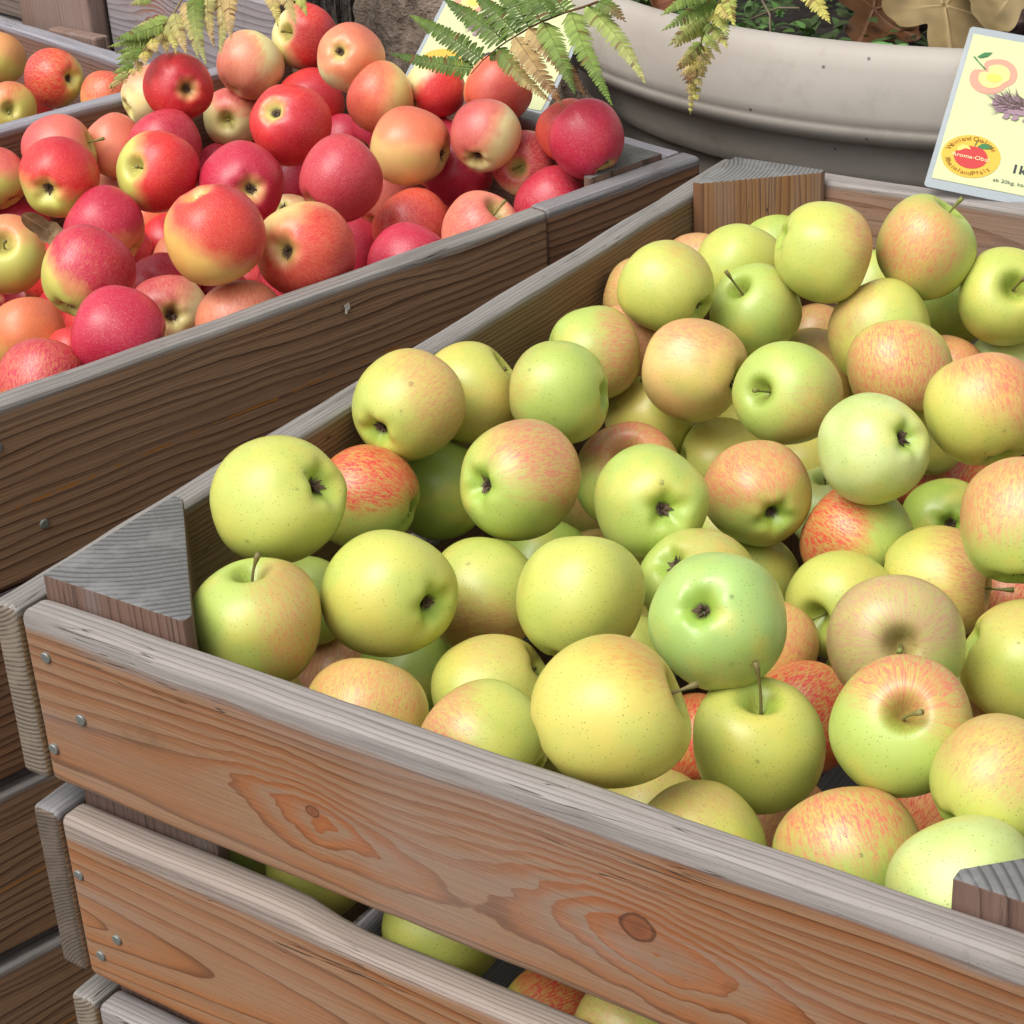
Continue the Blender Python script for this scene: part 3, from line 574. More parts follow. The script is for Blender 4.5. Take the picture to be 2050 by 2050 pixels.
APPLES = [
 ('G', (0.0642, 0.1605, 0.0123), 0.0392, (-0.871, -0.199, -0.449), 'Y', None, None, 0, 0, 0, 0, "plain yellow-green apple perched highest at the crate's left corner, calyx facing right"),
 ('G', (0.1047, 0.0855, -0.0249), 0.0389, (-0.049, 0.063, 0.997), 'G', 'p', (0.87, 0.47, 0.16), 0.4, 0.55, 0.5, 1, 'pink-flushed green apple with upright stem beside the left corner block'),
 ('G', (0.0363, 0.2761, -0.0473), 0.0356, (-0.906, -0.369, 0.208), 'G', 'r', (-0.11, 0.11, 0.99), 0.52, 1, 0.3, 0, 'small green apple with vivid pink-red top, wedged behind the left perched apple'),
 ('G', (0.0344, 0.3622, -0.0813), 0.0356, (-0.953, -0.172, 0.25), 'GG', None, None, 0, 0, 0, 0, 'shaded dark green apple tucked under the orange-flushed apple near left wall'),
 ('G', (0.0366, 0.3282, -0.001), 0.0379, (0.099, 0.977, 0.191), 'Y', 'o', (0.81, 0.44, 0.39), 0.42, 0.6, 0.7, 0, 'yellow-green apple with orange smear leaning on the left wall, calyx low left'),
 ('G', (0.0353, 0.4031, -0.0218), 0.0366, (0.646, 0.545, 0.534), 'YY', 'o', (0.93, 0.05, -0.37), 0.25, 0.35, 0.8, 0.35, 'yellow streaky apple with a knobbly stem end, second along the left wall'),
 ('G', (0.103, 0.4167, -0.0123), 0.0368, (-0.925, -0.38, 0.017), 'G', 'o', (-0.66, -0.66, 0.35), 0.14, 0.5, 0.4, 0, 'smooth green apple with its dimple on the right rim, orange left edge'),
 ('G', (0.0614, 0.5297, -0.0357), 0.0359, (0.626, 0.779, 0.027), 'G', 'o', (0.95, 0.28, 0.14), 0.38, 0.8, 0.4, 0, 'green apple with rusty orange right cheek against the back half of left wall'),
 ('G', (0.0916, 0.5573, -0.0941), 0.0347, (-0.194, 0.193, 0.962), 'YY', 'o', (-0.57, -0.33, 0.76), 0.16, 0.4, 0.5, 0.2, 'plain yellow apple low between green apples, short stump on top'),
 ('G', (0.1448, 0.5344, -0.0334), 0.0382, (-0.982, -0.13, 0.136), 'O', 'o', (0.05, 0.14, 0.99), 0.3, 0.7, 0.5, 0, 'golden apple with orange shoulder in the middle of the left wall side'),
 ('G', (0.1445, 0.3039, -0.0202), 0.0392, (0.231, 0.941, -0.249), 'G', 'o', (0.61, 0.42, 0.68), 0.44, 0.9, 0.5, 0, 'large apple with brick-red cheek upper right and open calyx lower left'),
 ('G', (0.1316, 0.4585, -0.0911), 0.0396, (0.159, -0.433, 0.887), 'G', 'p', (-0.06, 0.15, 0.99), 0.34, 0.95, 0.9, 0.15, 'apple with pink collar round its stem cavity, half hidden by a green one'),
 ('G', (0.2307, 0.3245, -0.0251), 0.0363, (-0.695, 0.646, -0.316), 'G', 'o', (-0.64, -0.77, 0.04), 0.1, 0.2, 0.3, 0, 'pale green apple with centred dark calyx, left of the pink-topped apple'),
 ('G', (0.2585, 0.4174, -0.0549), 0.0360, (-0.741, 0.672, 0.023), 'G', 'p', (-0.28, 0.02, 0.96), 0.52, 0.75, 0.3, 0, 'pink-topped green apple with dark calyx low right, centre of crate'),
 ('G', (0.1518, 0.5628, -0.1215), 0.0352, (-0.71, -0.684, 0.169), 'YY', None, None, 0, 0, 0, 1, 'yellow apple with thin dark stem poking left behind pink-topped apple'),
 ('G', (0.3323, 0.436, -0.0122), 0.0364, (-0.781, 0.271, -0.563), 'L', None, None, 0, 0, 0, 0, 'pale green apple with dark calyx upper right, right of centre'),
 ('G', (0.2341, 0.5117, -0.025), 0.0369, (-0.261, -0.89, 0.374), 'G', 'o', (0.92, -0.12, -0.38), 0.34, 0.45, 0.9, 0.8, 'green apple with a thin stem pointing left, upper middle of the heap'),
 ('G', (0.2772, 0.6015, -0.0347), 0.0381, (-0.458, 0.498, 0.736), 'Y', 'p', (0.28, -0.89, 0.36), 0.44, 0.75, 0.9, 0, 'squat apple with coral stripes across its face, right of the left-pointing stem'),
 ('G', (0.3839, 0.4935, 0.0028), 0.0387, (-0.535, 0.379, 0.755), 'YY', 'p', (0.46, 0.23, 0.86), 0.38, 0.8, 0.7, 0, 'large golden apple with red shoulder and low calyx at the right edge'),
 ('G', (0.1588, 0.7098, -0.1056), 0.0377, (-0.988, -0.059, 0.145), 'YY', 'o', (0.67, 0.28, 0.68), 0.4, 0.6, 0.7, 0, 'pinkish striped apple hidden behind the apple with left-pointing stem'),
 ('G', (0.2218, 0.69, -0.048), 0.0399, (-0.553, 0.424, 0.717), 'Y', 'o', (-0.72, -0.43, 0.55), 0.22, 0.6, 0.5, 0, 'flat-lying yellow-green apple below the two rearmost big apples'),
 ('G', (0.1304, 0.6577, -0.0359), 0.0363, (-0.167, -0.58, 0.797), 'G', 'o', (0.86, 0.27, 0.43), 0.14, 0.5, 0.5, 1.5, 'green apple with long dark stem leaning back left'),
 ('G', (0.0888, 0.5925, 0.0003), 0.0357, (-0.929, -0.021, 0.368), 'Y', 'o', (0.51, 0.28, 0.81), 0.12, 0.5, 0.4, 0, 'plain yellow apple perched above the left wall near the back corner'),
 ('G', (0.0319, 0.6503, -0.0394), 0.0335, (-0.978, -0.19, 0.091), 'Y', 'o', (-0.64, -0.51, 0.57), 0.42, 0.7, 0.5, 0, 'orange-edged apple squeezed between the left wall and the plain yellow apple'),
 ('G', (0.0873, 0.7114, -0.0275), 0.0367, (0.039, 0.685, 0.727), 'Y', None, None, 0, 0, 0, 0, 'plain yellow-green apple under the back corner block'),
 ('G', (0.1762, 0.6816, 0.0133), 0.0387, (0.817, 0.438, -0.375), 'Y', 'o', (0.94, 0.2, 0.28), 0.22, 0.8, 0.5, 0, 'large golden-green apple at the back with its calyx on the left rim'),
 ('G', (0.2343, 0.7425, 0.005), 0.0388, (0.412, 0.32, 0.853), 'G', 'p', (0.07, -0.91, 0.42), 0.3, 0.7, 0.7, 1, 'green apple with salmon patch and upright stem, highest at the back'),
 ('G', (0.2939, 0.7629, -0.0334), 0.0381, (0.485, -0.624, 0.613), 'Y', None, None, 0, 0, 0, 1.1, 'yellow apple with russet stem cavity at the right edge, top row'),
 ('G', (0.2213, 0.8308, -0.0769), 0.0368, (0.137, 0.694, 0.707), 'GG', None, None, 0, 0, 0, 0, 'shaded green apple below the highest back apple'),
 ('G', (0.058, 0.8322, -0.0585), 0.0354, (0.117, 0.7, 0.705), 'G', None, None, 0, 0, 0, 0, 'green apple peeping out behind the large golden-green one'),
 ('G', (0.0323, 0.7424, -0.0492), 0.0336, (0.102, 0.714, 0.692), 'O', 'o', (-0.02, 0.05, 1), 0.5, 0.7, 0.4, 0, 'orange sliver of an apple in the back left corner'),
 ('G', (0.1532, 0.8334, -0.0776), 0.0342, (0.127, 0.699, 0.704), 'G', None, None, 0, 0, 0, 0, 'green apple glimpsed between the two rearmost big apples'),
 ('G', (0.2964, 0.779, -0.1024), 0.0366, (0.139, 0.707, 0.693), 'L', None, None, 0, 0, 0, 0, 'pale green apple under the russet-cavity apple at right edge'),
 ('G', (0.2628, 0.7306, -0.0894), 0.0287, (0.129, 0.715, 0.688), 'Y', 'p', (-0.08, 0.08, 0.99), 0.7, 0.8, 0.5, 0, 'pink apple sliver between the coral-striped and the right edge apples'),
 ('G', (0.0999, 0.8308, -0.1333), 0.0331, (0.111, 0.721, 0.684), 'Y', 'o', (-0.05, 0.07, 1), 0.7, 0.8, 0.5, 0, 'orange-red apple sliver below the large golden-green apple'),
 ('G', (0.3281, 0.5785, -0.1353), 0.0327, (-0.446, 0.796, -0.409), 'GG', None, None, 0, 0, 0, 0, 'small shaded green apple showing its calyx, below the pale green one'),
 ('G', (0.4579, 0.3776, -0.0067), 0.0401, (-0.145, 0.69, 0.709), 'G', 'p', (-0.43, -0.02, 0.9), 0.46, 0.7, 0.6, 0, 'large apple with red shoulder cut by the right edge, mid height'),
 ('G', (0.323, 0.4364, -0.0822), 0.0379, (-0.944, 0.114, 0.309), 'G', 'r', (-0.73, -0.39, 0.56), 0.42, 0.9, 0.5, 0, 'squat green apple with crimson left shoulder, right of the pink-topped apple'),
 ('G', (0.3894, 0.4143, -0.0852), 0.0359, (0.983, 0.184, 0.011), 'YY', 'o', (0.89, 0.22, 0.41), 0.36, 0.8, 0.9, 1.3, 'cream-yellow apple with streaked right side and long stem pointing right'),
 ('G', (0.3473, 0.3647, -0.0882), 0.0347, (-0.156, -0.979, 0.133), 'Y', None, None, 0, 0, 0, 0.8, 'yellow-green apple with deep stem cavity and short stem on its left'),
 ('G', (0.433, 0.2479, -0.0274), 0.0387, (0.46, -0.76, 0.459), 'G', 'd', (-0.49, -0.02, 0.87), 0.72, 0.75, 0.6, 0.5, 'large dusky pink apple with a thick woody stem stump'),
 ('G', (0.2505, 0.4175, -0.1226), 0.0357, (0.064, 0.796, 0.602), 'Y', None, None, 0, 0, 0, 0, 'yellow-green apple behind the two stacked bright green ones'),
 ('G', (0.2803, 0.2959, -0.0564), 0.0355, (0.262, 0.609, -0.749), 'G', 'p', (0.1, 0.28, 0.95), 0.16, 0.4, 0.4, 0, 'green apple with shallow dimple, half covered by the brightest green apple'),
 ('G', (0.3634, 0.1704, 0.0074), 0.0377, (-0.063, 0.761, -0.646), 'LG', 'o', (0.45, -0.62, -0.65), 0.1, 0.4, 0.4, 0, 'brightest green large apple with dark calyx, centre front'),
 ('G', (0.2457, 0.2146, -0.0341), 0.0382, (-0.202, 0.633, 0.747), 'Y', None, None, 0, 0, 0, 0, 'plain pale yellow apple with calyx hidden at its base, centre'),
 ('G', (0.1527, 0.2431, -0.0728), 0.0369, (-0.928, -0.351, 0.123), 'Y', 'o', (0.17, -0.77, -0.61), 0.36, 0.7, 0.6, 0, 'apple with rusty patch low on its face, between two plain yellow ones'),
 ('G', (0.1512, 0.1533, -0.0261), 0.0388, (-0.991, 0.081, -0.11), 'Y', 'o', (0.25, -0.73, -0.63), 0.1, 0.3, 0.3, 0, 'large pale yellow apple with sunken calyx facing right, near left corner'),
 ('G', (0.1886, 0.076, -0.0584), 0.0361, (-0.23, 0.769, 0.596), 'Y', 'p', (0.06, 0.37, 0.93), 0.46, 0.6, 0.6, 0, 'pink-flushed apple rising above the front board, leftmost there'),
 ('G', (0.2167, 0.1604, -0.0806), 0.0357, (-0.673, -0.596, -0.438), 'Y', 'o', (0.1, 0.36, 0.93), 0.22, 0.4, 0.6, 0, 'lumpy yellow apple with knobbly right end behind the front board'),
 ('G', (0.2699, 0.077, -0.0487), 0.0352, (-0.932, 0.038, 0.36), 'Y', 'o', (-0.67, -0.57, 0.48), 0.26, 0.8, 0.5, 0, 'yellow-orange apple with reddish spot, second above the front board'),
 ('G', (0.3589, 0.0661, 0.0074), 0.0389, (0.795, 0.515, 0.322), 'YY', 'r', (0.35, 0.44, 0.83), 0.16, 0.55, 0.5, 0.9, 'very large yellow apple with green stem pointing right, leaning on front board'),
 ('G', (0.3971, 0.1535, -0.0518), 0.0363, (0.067, -0.031, 0.997), 'Y', None, None, 0, 0, 0, 1.9, 'upright yellow-green apple with vertical stem, front centre'),
 ('G', (0.4824, 0.1422, -0.0056), 0.0355, (0.311, -0.621, 0.72), 'G', 'p', (0.11, 0.33, 0.94), 0.34, 0.8, 0.9, 1, 'large green apple with pink shoulder, stem pointing at the viewer'),
 ('G', (0.4428, 0.329, -0.1097), 0.0351, (-0.693, 0.477, 0.541), 'Y', 'o', (0.99, 0.05, 0.11), 0.4, 0.85, 0.8, 0, 'yellow apple with orange striped side behind the large pink-shouldered green one'),
 ('G', (0.5429, 0.1233, -0.0077), 0.0348, (0.378, 0.821, 0.427), 'Y', 'o', (0.15, 0.35, 0.93), 0.48, 0.6, 0.6, 0, 'large orange-pink flushed apple at the right edge near the front block'),
 ('G', (0.486, 0.3108, -0.06), 0.0368, (0.881, 0.25, -0.402), 'Y', 'o', (-0.14, 0.2, 0.97), 0.2, 0.4, 0.5, 0, 'cream-green apple cut by the right edge with dimple on its left'),
 ('G', (0.3672, 0.2715, -0.1124), 0.0346, (0.329, 0.848, 0.415), 'Y', 'r', (0.21, -0.67, 0.71), 1.05, 1, 0.8, 0, 'bright red striped apple deep behind the upright yellow-green apple'),
 ('G', (0.3231, 0.3117, -0.0984), 0.0298, (0.06, 0.811, 0.581), 'Y', 'p', (0.69, 0.37, 0.62), 0.6, 0.7, 0.6, 0, 'dull pink apple wedged right of the brightest green apple'),
 ('G', (0.3012, 0.2573, -0.1437), 0.0307, (0.03, 0.84, 0.541), 'Y', 'r', (0.31, -0.53, 0.79), 1.05, 1, 0.3, 0, 'red apple sliver right of the very large yellow apple'),
 ('G', (0.4806, 0.089, -0.0516), 0.0367, (-0.663, 0.537, 0.523), 'G', 'p', (-0.24, 0.25, 0.94), 0.42, 0.8, 0.95, 0, 'apple with pink stripes above the front board, right of centre'),
 ('G', (0.4029, 0.0761, -0.0695), 0.0350, (-0.9, 0.23, 0.371), 'Y', 'o', (-0.24, 0.24, 0.94), 0.25, 0.5, 0.4, 0, 'yellow apple showing just its top above the middle of the front board'),
 ('G', (0.5527, 0.0582, -0.0236), 0.0364, (-0.708, 0.524, 0.473), 'L', None, None, 0, 0, 0, 0, 'very pale green large apple left of the front right corner block'),
 ('G', (0.2136, 0.3251, -0.1488), 0.0293, (0.025, 0.826, 0.563), 'Y', None, None, 0, 0, 0, 0, 'yellow apple nearly buried between three big yellow and green ones'),
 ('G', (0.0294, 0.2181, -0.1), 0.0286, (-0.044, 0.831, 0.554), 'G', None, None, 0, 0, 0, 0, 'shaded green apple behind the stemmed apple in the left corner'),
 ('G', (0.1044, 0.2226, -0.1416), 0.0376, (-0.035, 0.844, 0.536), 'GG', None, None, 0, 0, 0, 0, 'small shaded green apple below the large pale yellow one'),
 ('G', (0.1951, 0.6112, -0.1375), 0.0325, (-0.969, -0.202, -0.141), 'YY', None, None, 0, 0, 0, 0, 'yellow russeted apple below the apple with left-pointing stem'),
 ('G', (0.2376, 0.5686, -0.1413), 0.0310, (-0.046, -0.096, 0.994), 'L', None, None, 0, 0, 0, 0.3, 'pale apple with stem cavity glimpsed right of the pink-topped apple'),
 ('G', (0.135, 0.6307, -0.1357), 0.0326, (0.083, 0.758, 0.646), 'YY', None, None, 0, 0, 0, 0, 'yellow sliver of an apple left of the left-pointing stem apple'),
 ('G', (0.2831, 0.6474, -0.1035), 0.0312, (0.118, 0.736, 0.667), 'YY', None, None, 0, 0, 0, 0, 'yellow sliver of an apple between the coral-striped and golden ones'),
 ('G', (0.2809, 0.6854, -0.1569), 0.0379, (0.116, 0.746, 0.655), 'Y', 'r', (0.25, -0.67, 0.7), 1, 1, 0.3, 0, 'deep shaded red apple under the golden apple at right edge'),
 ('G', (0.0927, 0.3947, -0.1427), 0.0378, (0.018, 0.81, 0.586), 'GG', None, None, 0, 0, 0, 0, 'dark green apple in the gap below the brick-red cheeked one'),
 ('G', (0.0531, 0.5923, -0.0552), 0.0337, (0.076, 0.744, 0.664), 'O', 'o', (0.84, 0.33, 0.42), 0.6, 0.8, 0.4, 0, 'orange sliver behind the rusty-cheeked apple on the left wall'),
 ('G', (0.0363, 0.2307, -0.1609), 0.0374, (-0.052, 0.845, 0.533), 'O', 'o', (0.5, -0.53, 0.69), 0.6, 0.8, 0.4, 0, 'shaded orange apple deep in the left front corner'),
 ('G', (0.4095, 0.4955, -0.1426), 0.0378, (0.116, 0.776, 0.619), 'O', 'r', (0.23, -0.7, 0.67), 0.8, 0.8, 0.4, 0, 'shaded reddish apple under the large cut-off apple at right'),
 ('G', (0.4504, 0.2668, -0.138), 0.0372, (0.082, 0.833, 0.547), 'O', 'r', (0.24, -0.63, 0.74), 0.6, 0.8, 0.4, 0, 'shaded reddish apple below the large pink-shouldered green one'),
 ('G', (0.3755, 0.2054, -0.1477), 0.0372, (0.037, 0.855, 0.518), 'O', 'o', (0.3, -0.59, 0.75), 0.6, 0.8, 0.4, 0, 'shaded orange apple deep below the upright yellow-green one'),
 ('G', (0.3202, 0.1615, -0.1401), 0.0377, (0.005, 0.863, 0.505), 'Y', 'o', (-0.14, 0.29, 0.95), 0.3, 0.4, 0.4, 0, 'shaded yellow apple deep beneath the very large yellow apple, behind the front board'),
 ('G', (0.2398, 0.0663, -0.1777), 0.0364, (0.118, 0.875, 0.469), 'Y', None, None, 0, 0, 0, 0, 'bright yellow-green apple bulging in the gap between the front boards'),
 ('G', (0.077, 0.0801, -0.1897), 0.0355, (-0.111, 0.878, 0.467), 'G', None, None, 0, 0, 0, 0, 'green apple seen through the narrow left end of the board gap'),
 ('G', (0.1399, 0.074, -0.1818), 0.0316, (-0.095, 0.882, 0.462), 'YY', None, None, 0, 0, 0, 0, 'yellow apple seen as a thin strip in the board gap'),
 ('G', (0.3178, 0.0602, -0.2063), 0.0310, (0.543, 0.84, -0.005), 'Y', 'r', (0.58, 0.55, 0.6), 0.62, 1, 0.3, 0, 'red apple seen through the gap at the bottom of the picture'),
 ('G', (0.373, 0.0524, -0.1862), 0.0314, (-0.98, 0.047, 0.193), 'Y', 'o', (-0.57, 0.04, 0.82), 0.4, 0.5, 0.9, 0, 'yellow streaked apple at the lower right end of the board gap'),
 ('R', (-0.5763, 0.9816, 0.0302), 0.0352, (-0.037, -0.914, 0.404), 'C', 'r', (0.91, 0.39, 0.1), 0.62, 1, 0.2, 0.6, 'red and cream apple with stem cavity facing left, topmost in the red crate'),
 ('R', (-0.4154, 0.8544, 0.0582), 0.0333, (-0.271, 0.849, -0.453), 'C', 'o', (0.35, 0.18, 0.92), 0.7, 0.85, 0.2, 0, 'coral apple with open calyx beside the topmost red apple'),
 ('R', (-0.5995, 0.9142, 0.0154), 0.0353, (0.189, 0.778, 0.599), 'C', 'p', (-0.49, -0.87, 0.04), 0.52, 0.7, 0.5, 0, 'pale blushed apple under the yellowing fern at the back'),
 ('R', (-0.594, 0.7983, 0.0232), 0.0348, (-0.86, 0.486, -0.158), 'O', 'r', (0.57, -0.68, 0.46), 0.97, 1, 0.1, 0, 'deep red apple with russet blemish round its calyx, under the fern'),
 ('R', (-0.6509, 0.8162, 0.0016), 0.0319, (0.393, 0.893, 0.218), 'C', 'p', (-0.12, -0.2, 0.97), 0.2, 0.4, 0.2, 0, 'cream apple hidden left behind the russet-blemished red one'),
 ('R', (-0.6262, 0.9074, -0.0428), 0.0325, (0.441, -0.881, 0.173), 'C', 'p', (0.19, 0.12, 0.97), 0.26, 0.9, 0.4, 0.5, 'cream apple showing its stem cavity, with a pink top'),
 ('R', (-0.3929, 0.7308, 0.0291), 0.0378, (-0.109, 0.777, -0.62), 'C', 'r', (0.78, -0.61, 0.16), 0.86, 1, 0.1, 0, 'bright red apple with creamy calyx basin, centre of the back rows'),
 ('R', (-0.5379, 0.9342, -0.0228), 0.0347, (0.446, 0.86, 0.246), 'O', 'r', (0.59, -0.66, 0.46), 1, 1, 0.1, 0, 'red apple behind the creamy-basined one'),
 ('R', (-0.3653, 0.8345, 0.0287), 0.0332, (-0.777, -0.012, 0.629), 'O', 'r', (-0.57, -0.77, 0.29), 0.48, 0.8, 0.2, 0, 'apple half pink and half apricot, above the purple one'),
 ('R', (-0.3384, 0.8872, 0.0275), 0.0295, (0.487, 0.83, 0.273), 'C', 'r', (0.74, -0.09, -0.67), 0.58, 1, 0.1, 0, 'red apple with yellow diagonal patch under the dark green fern'),
 ('R', (-0.2709, 0.8947, 0.0301), 0.0324, (0.33, 0.779, 0.534), 'O', 'r', (0.64, -0.76, 0.12), 0.5, 0.85, 0.1, 0, 'apricot apple with a red patch in front of the middle card'),
 ('R', (-0.4161, 0.9021, -0.0269), 0.0346, (0.296, 0.809, 0.508), 'O', 'm', (0.45, -0.69, 0.57), 1, 1, 0.1, 0, 'purple-red apple behind the large apricot one'),
 ('R', (-0.2881, 0.7737, 0.008), 0.0367, (-0.941, -0.281, 0.186), 'O', 'r', (0.22, 0.14, 0.96), 0.38, 0.65, 0.1, 0, 'large apricot-yellow apple with a faint red top, right of centre'),
 ('R', (-0.1141, 0.8064, 0.0291), 0.0340, (-0.7, 0.165, 0.695), 'O', 'm', (0.3, -0.82, 0.49), 0.82, 1, 0.1, 0, "round crimson apple at the crate's far right, beside the corner block"),
 ('R', (-0.1591, 0.8428, 0.0203), 0.0285, (-0.697, 0.158, 0.7), 'O', 'r', (0.1, -0.88, 0.47), 0.9, 0.9, 0.1, 0, 'red apple half hidden behind the round crimson one'),
 ('R', (-0.2164, 0.7943, 0.0226), 0.0322, (-0.153, 0.841, 0.52), 'C', 'm', (-0.5, -0.49, 0.72), 0.44, 0.85, 0.1, 0, 'cream and pink apple with a dark bruised calyx'),
 ('R', (-0.2031, 0.8362, -0.0143), 0.0308, (0.316, -0.936, 0.157), 'C', 'm', (-0.17, -0.13, 0.98), 0.68, 1, 0.5, 0.7, 'crimson apple with bent stem lying in a yellow cavity'),
 ('R', (-0.2813, 0.8368, -0.0328), 0.0343, (-0.832, 0.191, -0.521), 'O', 'm', (0.4, -0.91, 0.12), 0.98, 1, 0.1, 0, 'dark red apple with a small star calyx beside the apricot-yellow one'),
 ('R', (-0.1551, 0.808, -0.0402), 0.0360, (-0.742, 0.142, 0.656), 'O', 'm', (-0.39, -0.29, 0.87), 0.66, 1, 0.2, 0, "red apple with yellow right side resting against the near wall's far end"),
 ('R', (-0.1684, 0.7118, -0.0362), 0.0356, (0.597, 0.089, 0.798), 'C', 'p', (0.4, -0.69, 0.61), 0.86, 0.8, 0.5, 1, 'light pink apple with upright stem just inside the near wall'),
 ('R', (-0.2611, 0.7332, -0.0528), 0.0368, (-0.734, 0.112, 0.67), 'O', 'r', (0.54, -0.67, 0.52), 0.9, 0.92, 0.3, 0, 'orange-red speckled apple between apricot-yellow and magenta ones'),
 ('R', (-0.1698, 0.6075, -0.0299), 0.0353, (0.182, 0.801, 0.571), 'O', 'm', (0.51, -0.6, 0.62), 1, 1, 0.1, 0, 'speckled magenta apple against the near wall, right of centre'),
 ('R', (-0.2763, 0.656, 0.0154), 0.0371, (0.275, 0.827, 0.49), 'O', 'm', (0.46, -0.66, 0.59), 0.86, 0.95, 0.1, 0, 'large rose-red speckled apple left of the apricot-yellow one'),
 ('R', (-0.3842, 0.6478, -0.0024), 0.0382, (-0.815, 0.559, -0.152), 'O', 'm', (0.5, -0.63, 0.59), 0.98, 1, 0.1, 0, 'purple-crimson apple with a small calyx, mid crate'),
 ('R', (-0.449, 0.6111, 0.0118), 0.0369, (0.046, -0.912, 0.407), 'Y', 'r', (0.9, 0.43, -0.03), 0.66, 1, 0.1, 0.5, 'red apple with yellow-green stem basin and stubby stem, left of centre'),
 ('R', (-0.5795, 0.754, -0.0209), 0.0347, (-0.69, 0.036, 0.723), 'O', 'm', (0.61, -0.56, 0.56), 0.98, 1, 0.2, 0, 'magenta apple behind the yellow-green basined one'),
 ('R', (-0.6408, 0.7434, -0.0288), 0.0314, (-0.684, 0.026, 0.729), 'O', 'p', (0.12, 0.08, 0.99), 0.7, 0.7, 0.2, 0, 'salmon apple behind the long-stemmed one'),
 ('R', (-0.6532, 0.6806, -0.0184), 0.0369, (0.725, 0.643, 0.248), 'Y', 'p', (-0.38, -0.59, 0.71), 0.6, 0.9, 0.1, 1.5, 'half pink half green-yellow apple with a long stem pointing right'),
 ('R', (-0.5099, 0.5459, 0.018), 0.0358, (-0.426, 0.904, 0.034), 'Y', 'r', (0.25, 0.23, 0.94), 0.58, 1, 0.1, 0, 'red over yellow apple with open calyx at left, under the long-stemmed one'),
 ('R', (-0.6924, 0.6303, -0.0345), 0.0301, (-0.677, 0.009, 0.736), 'Y', 'p', (0.13, 0.11, 0.99), 0.36, 0.9, 0.2, 0, 'yellow apple with pink top cut by the left edge'),
 ('R', (-0.2239, 0.436, 0.0461), 0.0397, (0.25, 0.15, -0.957), 'OO', 'r', (0.43, 0.36, 0.83), 0.56, 0.95, 0.1, 0, 'biggest orange apple with red shoulder and calyx on top'),
 ('R', (-0.1993, 0.5129, 0.0099), 0.0400, (-0.17, 0.921, -0.349), 'O', 'r', (0.81, -0.02, -0.59), 0.72, 0.92, 0.2, 0, 'salmon-red apple with sunken calyx facing left, centre'),
 ('R', (-0.4547, 0.5391, -0.0203), 0.0370, (-0.805, -0.134, 0.579), 'OO', 'm', (-0.01, 0, 1), 0.56, 1, 0.1, 0, 'magenta to orange apple left of the biggest orange one'),
 ('R', (-0.3227, 0.3905, 0.0128), 0.0370, (-0.015, 0.772, 0.635), 'Y', 'm', (0.56, 0.48, 0.68), 0.58, 1, 0.2, 0, 'cream-yellow apple with magenta cheek beside the dry leaf'),
 ('R', (-0.4921, 0.4566, -0.0231), 0.0346, (0.533, -0.541, 0.651), 'Y', 'p', (0.23, 0.27, 0.93), 0.18, 0.5, 0.2, 0.8, 'yellow-green apple with a short stem, cut by the left edge'),
 ('R', (-0.6947, 0.6463, -0.0918), 0.0327, (-0.017, 0.767, 0.641), 'O', 'm', (0.61, -0.43, 0.66), 1, 1, 0.1, 0, 'magenta sliver of an apple above the stemmed yellow-green one'),
 ('R', (-0.5175, 0.8553, -0.1283), 0.0317, (-0.208, 0.491, -0.846), 'C', 'p', (0.07, 0.08, 0.99), 0.1, 0.3, 0.1, 0, 'cream apple peeping out with its calyx between red ones'),
 ('R', (-0.5893, 0.9489, -0.1232), 0.0327, (0.048, 0.734, 0.678), 'O', 'm', (0.53, -0.53, 0.66), 1, 1, 0.1, 0, 'red apple in the gap left of the large rose-red one'),
 ('R', (-0.6239, 0.8799, -0.0977), 0.0329, (0.038, 0.738, 0.673), 'O', 'm', (0.55, -0.51, 0.66), 1, 1, 0.1, 0, 'crimson apple behind the purple-crimson one'),
 ('R', (-0.5493, 0.7115, -0.1084), 0.0307, (0.407, -0.009, 0.913), 'O', 'r', (0.56, -0.48, 0.68), 1, 1, 0.1, 0.4, 'small red apple behind the biggest orange one'),
 ('R', (-0.4985, 0.6741, -0.1038), 0.0294, (0.008, 0.762, 0.647), 'O', 'p', (0.07, 0.11, 0.99), 0.6, 0.6, 0.1, 0, 'salmon apple hugging the left of the biggest orange one'),
 ('R', (-0.3473, 0.4959, -0.0662), 0.0350, (-0.721, 0.597, -0.353), 'C', 'm', (-0.42, -0.48, 0.77), 0.42, 0.9, 0.3, 0, 'cream apple with pink left shoulder and brown calyx, against the near wall'),
 ('R', (-0.2145, 0.4427, -0.0311), 0.0366, (-0.453, 0.425, 0.784), 'C', 'r', (0.63, -0.47, 0.62), 0.8, 0.65, 0.5, 0, 'salmon-pink apple rising over the near wall'),
 ('R', (-0.2417, 0.3374, -0.0034), 0.0361, (-0.84, -0.485, 0.245), 'O', 'm', (0.66, -0.59, 0.46), 1, 1, 0.1, 0, 'glossy dark red apple with its calyx on the right rim'),
 ('R', (-0.4233, 0.4036, -0.0658), 0.0336, (-0.51, 0.346, 0.787), 'OO', 'r', (0.18, 0.27, 0.95), 0.6, 0.6, 0.3, 0, 'orange-coral apple at the left edge'),
 ('R', (-0.2763, 0.2854, -0.0308), 0.0341, (-0.257, 0.64, 0.724), 'Y', 'm', (-0.05, 0.07, 1), 0.54, 0.95, 0.4, 0, 'speckled magenta apple with yellow underside, against the near wall at left'),
 ('R', (-0.4708, 0.4135, -0.0996), 0.0285, (-0.056, 0.794, 0.605), 'O', 'm', (0.59, -0.39, 0.71), 1, 1, 0.1, 0, 'purple sliver of an apple at the left edge'),
 ('R', (-0.3704, 0.4039, -0.0728), 0.0243, (-0.04, 0.79, 0.611), 'Y', 'r', (0.37, 0.42, 0.83), 0.5, 1, 0.1, 0, 'yellow and red apple between the dark red and coral ones'),
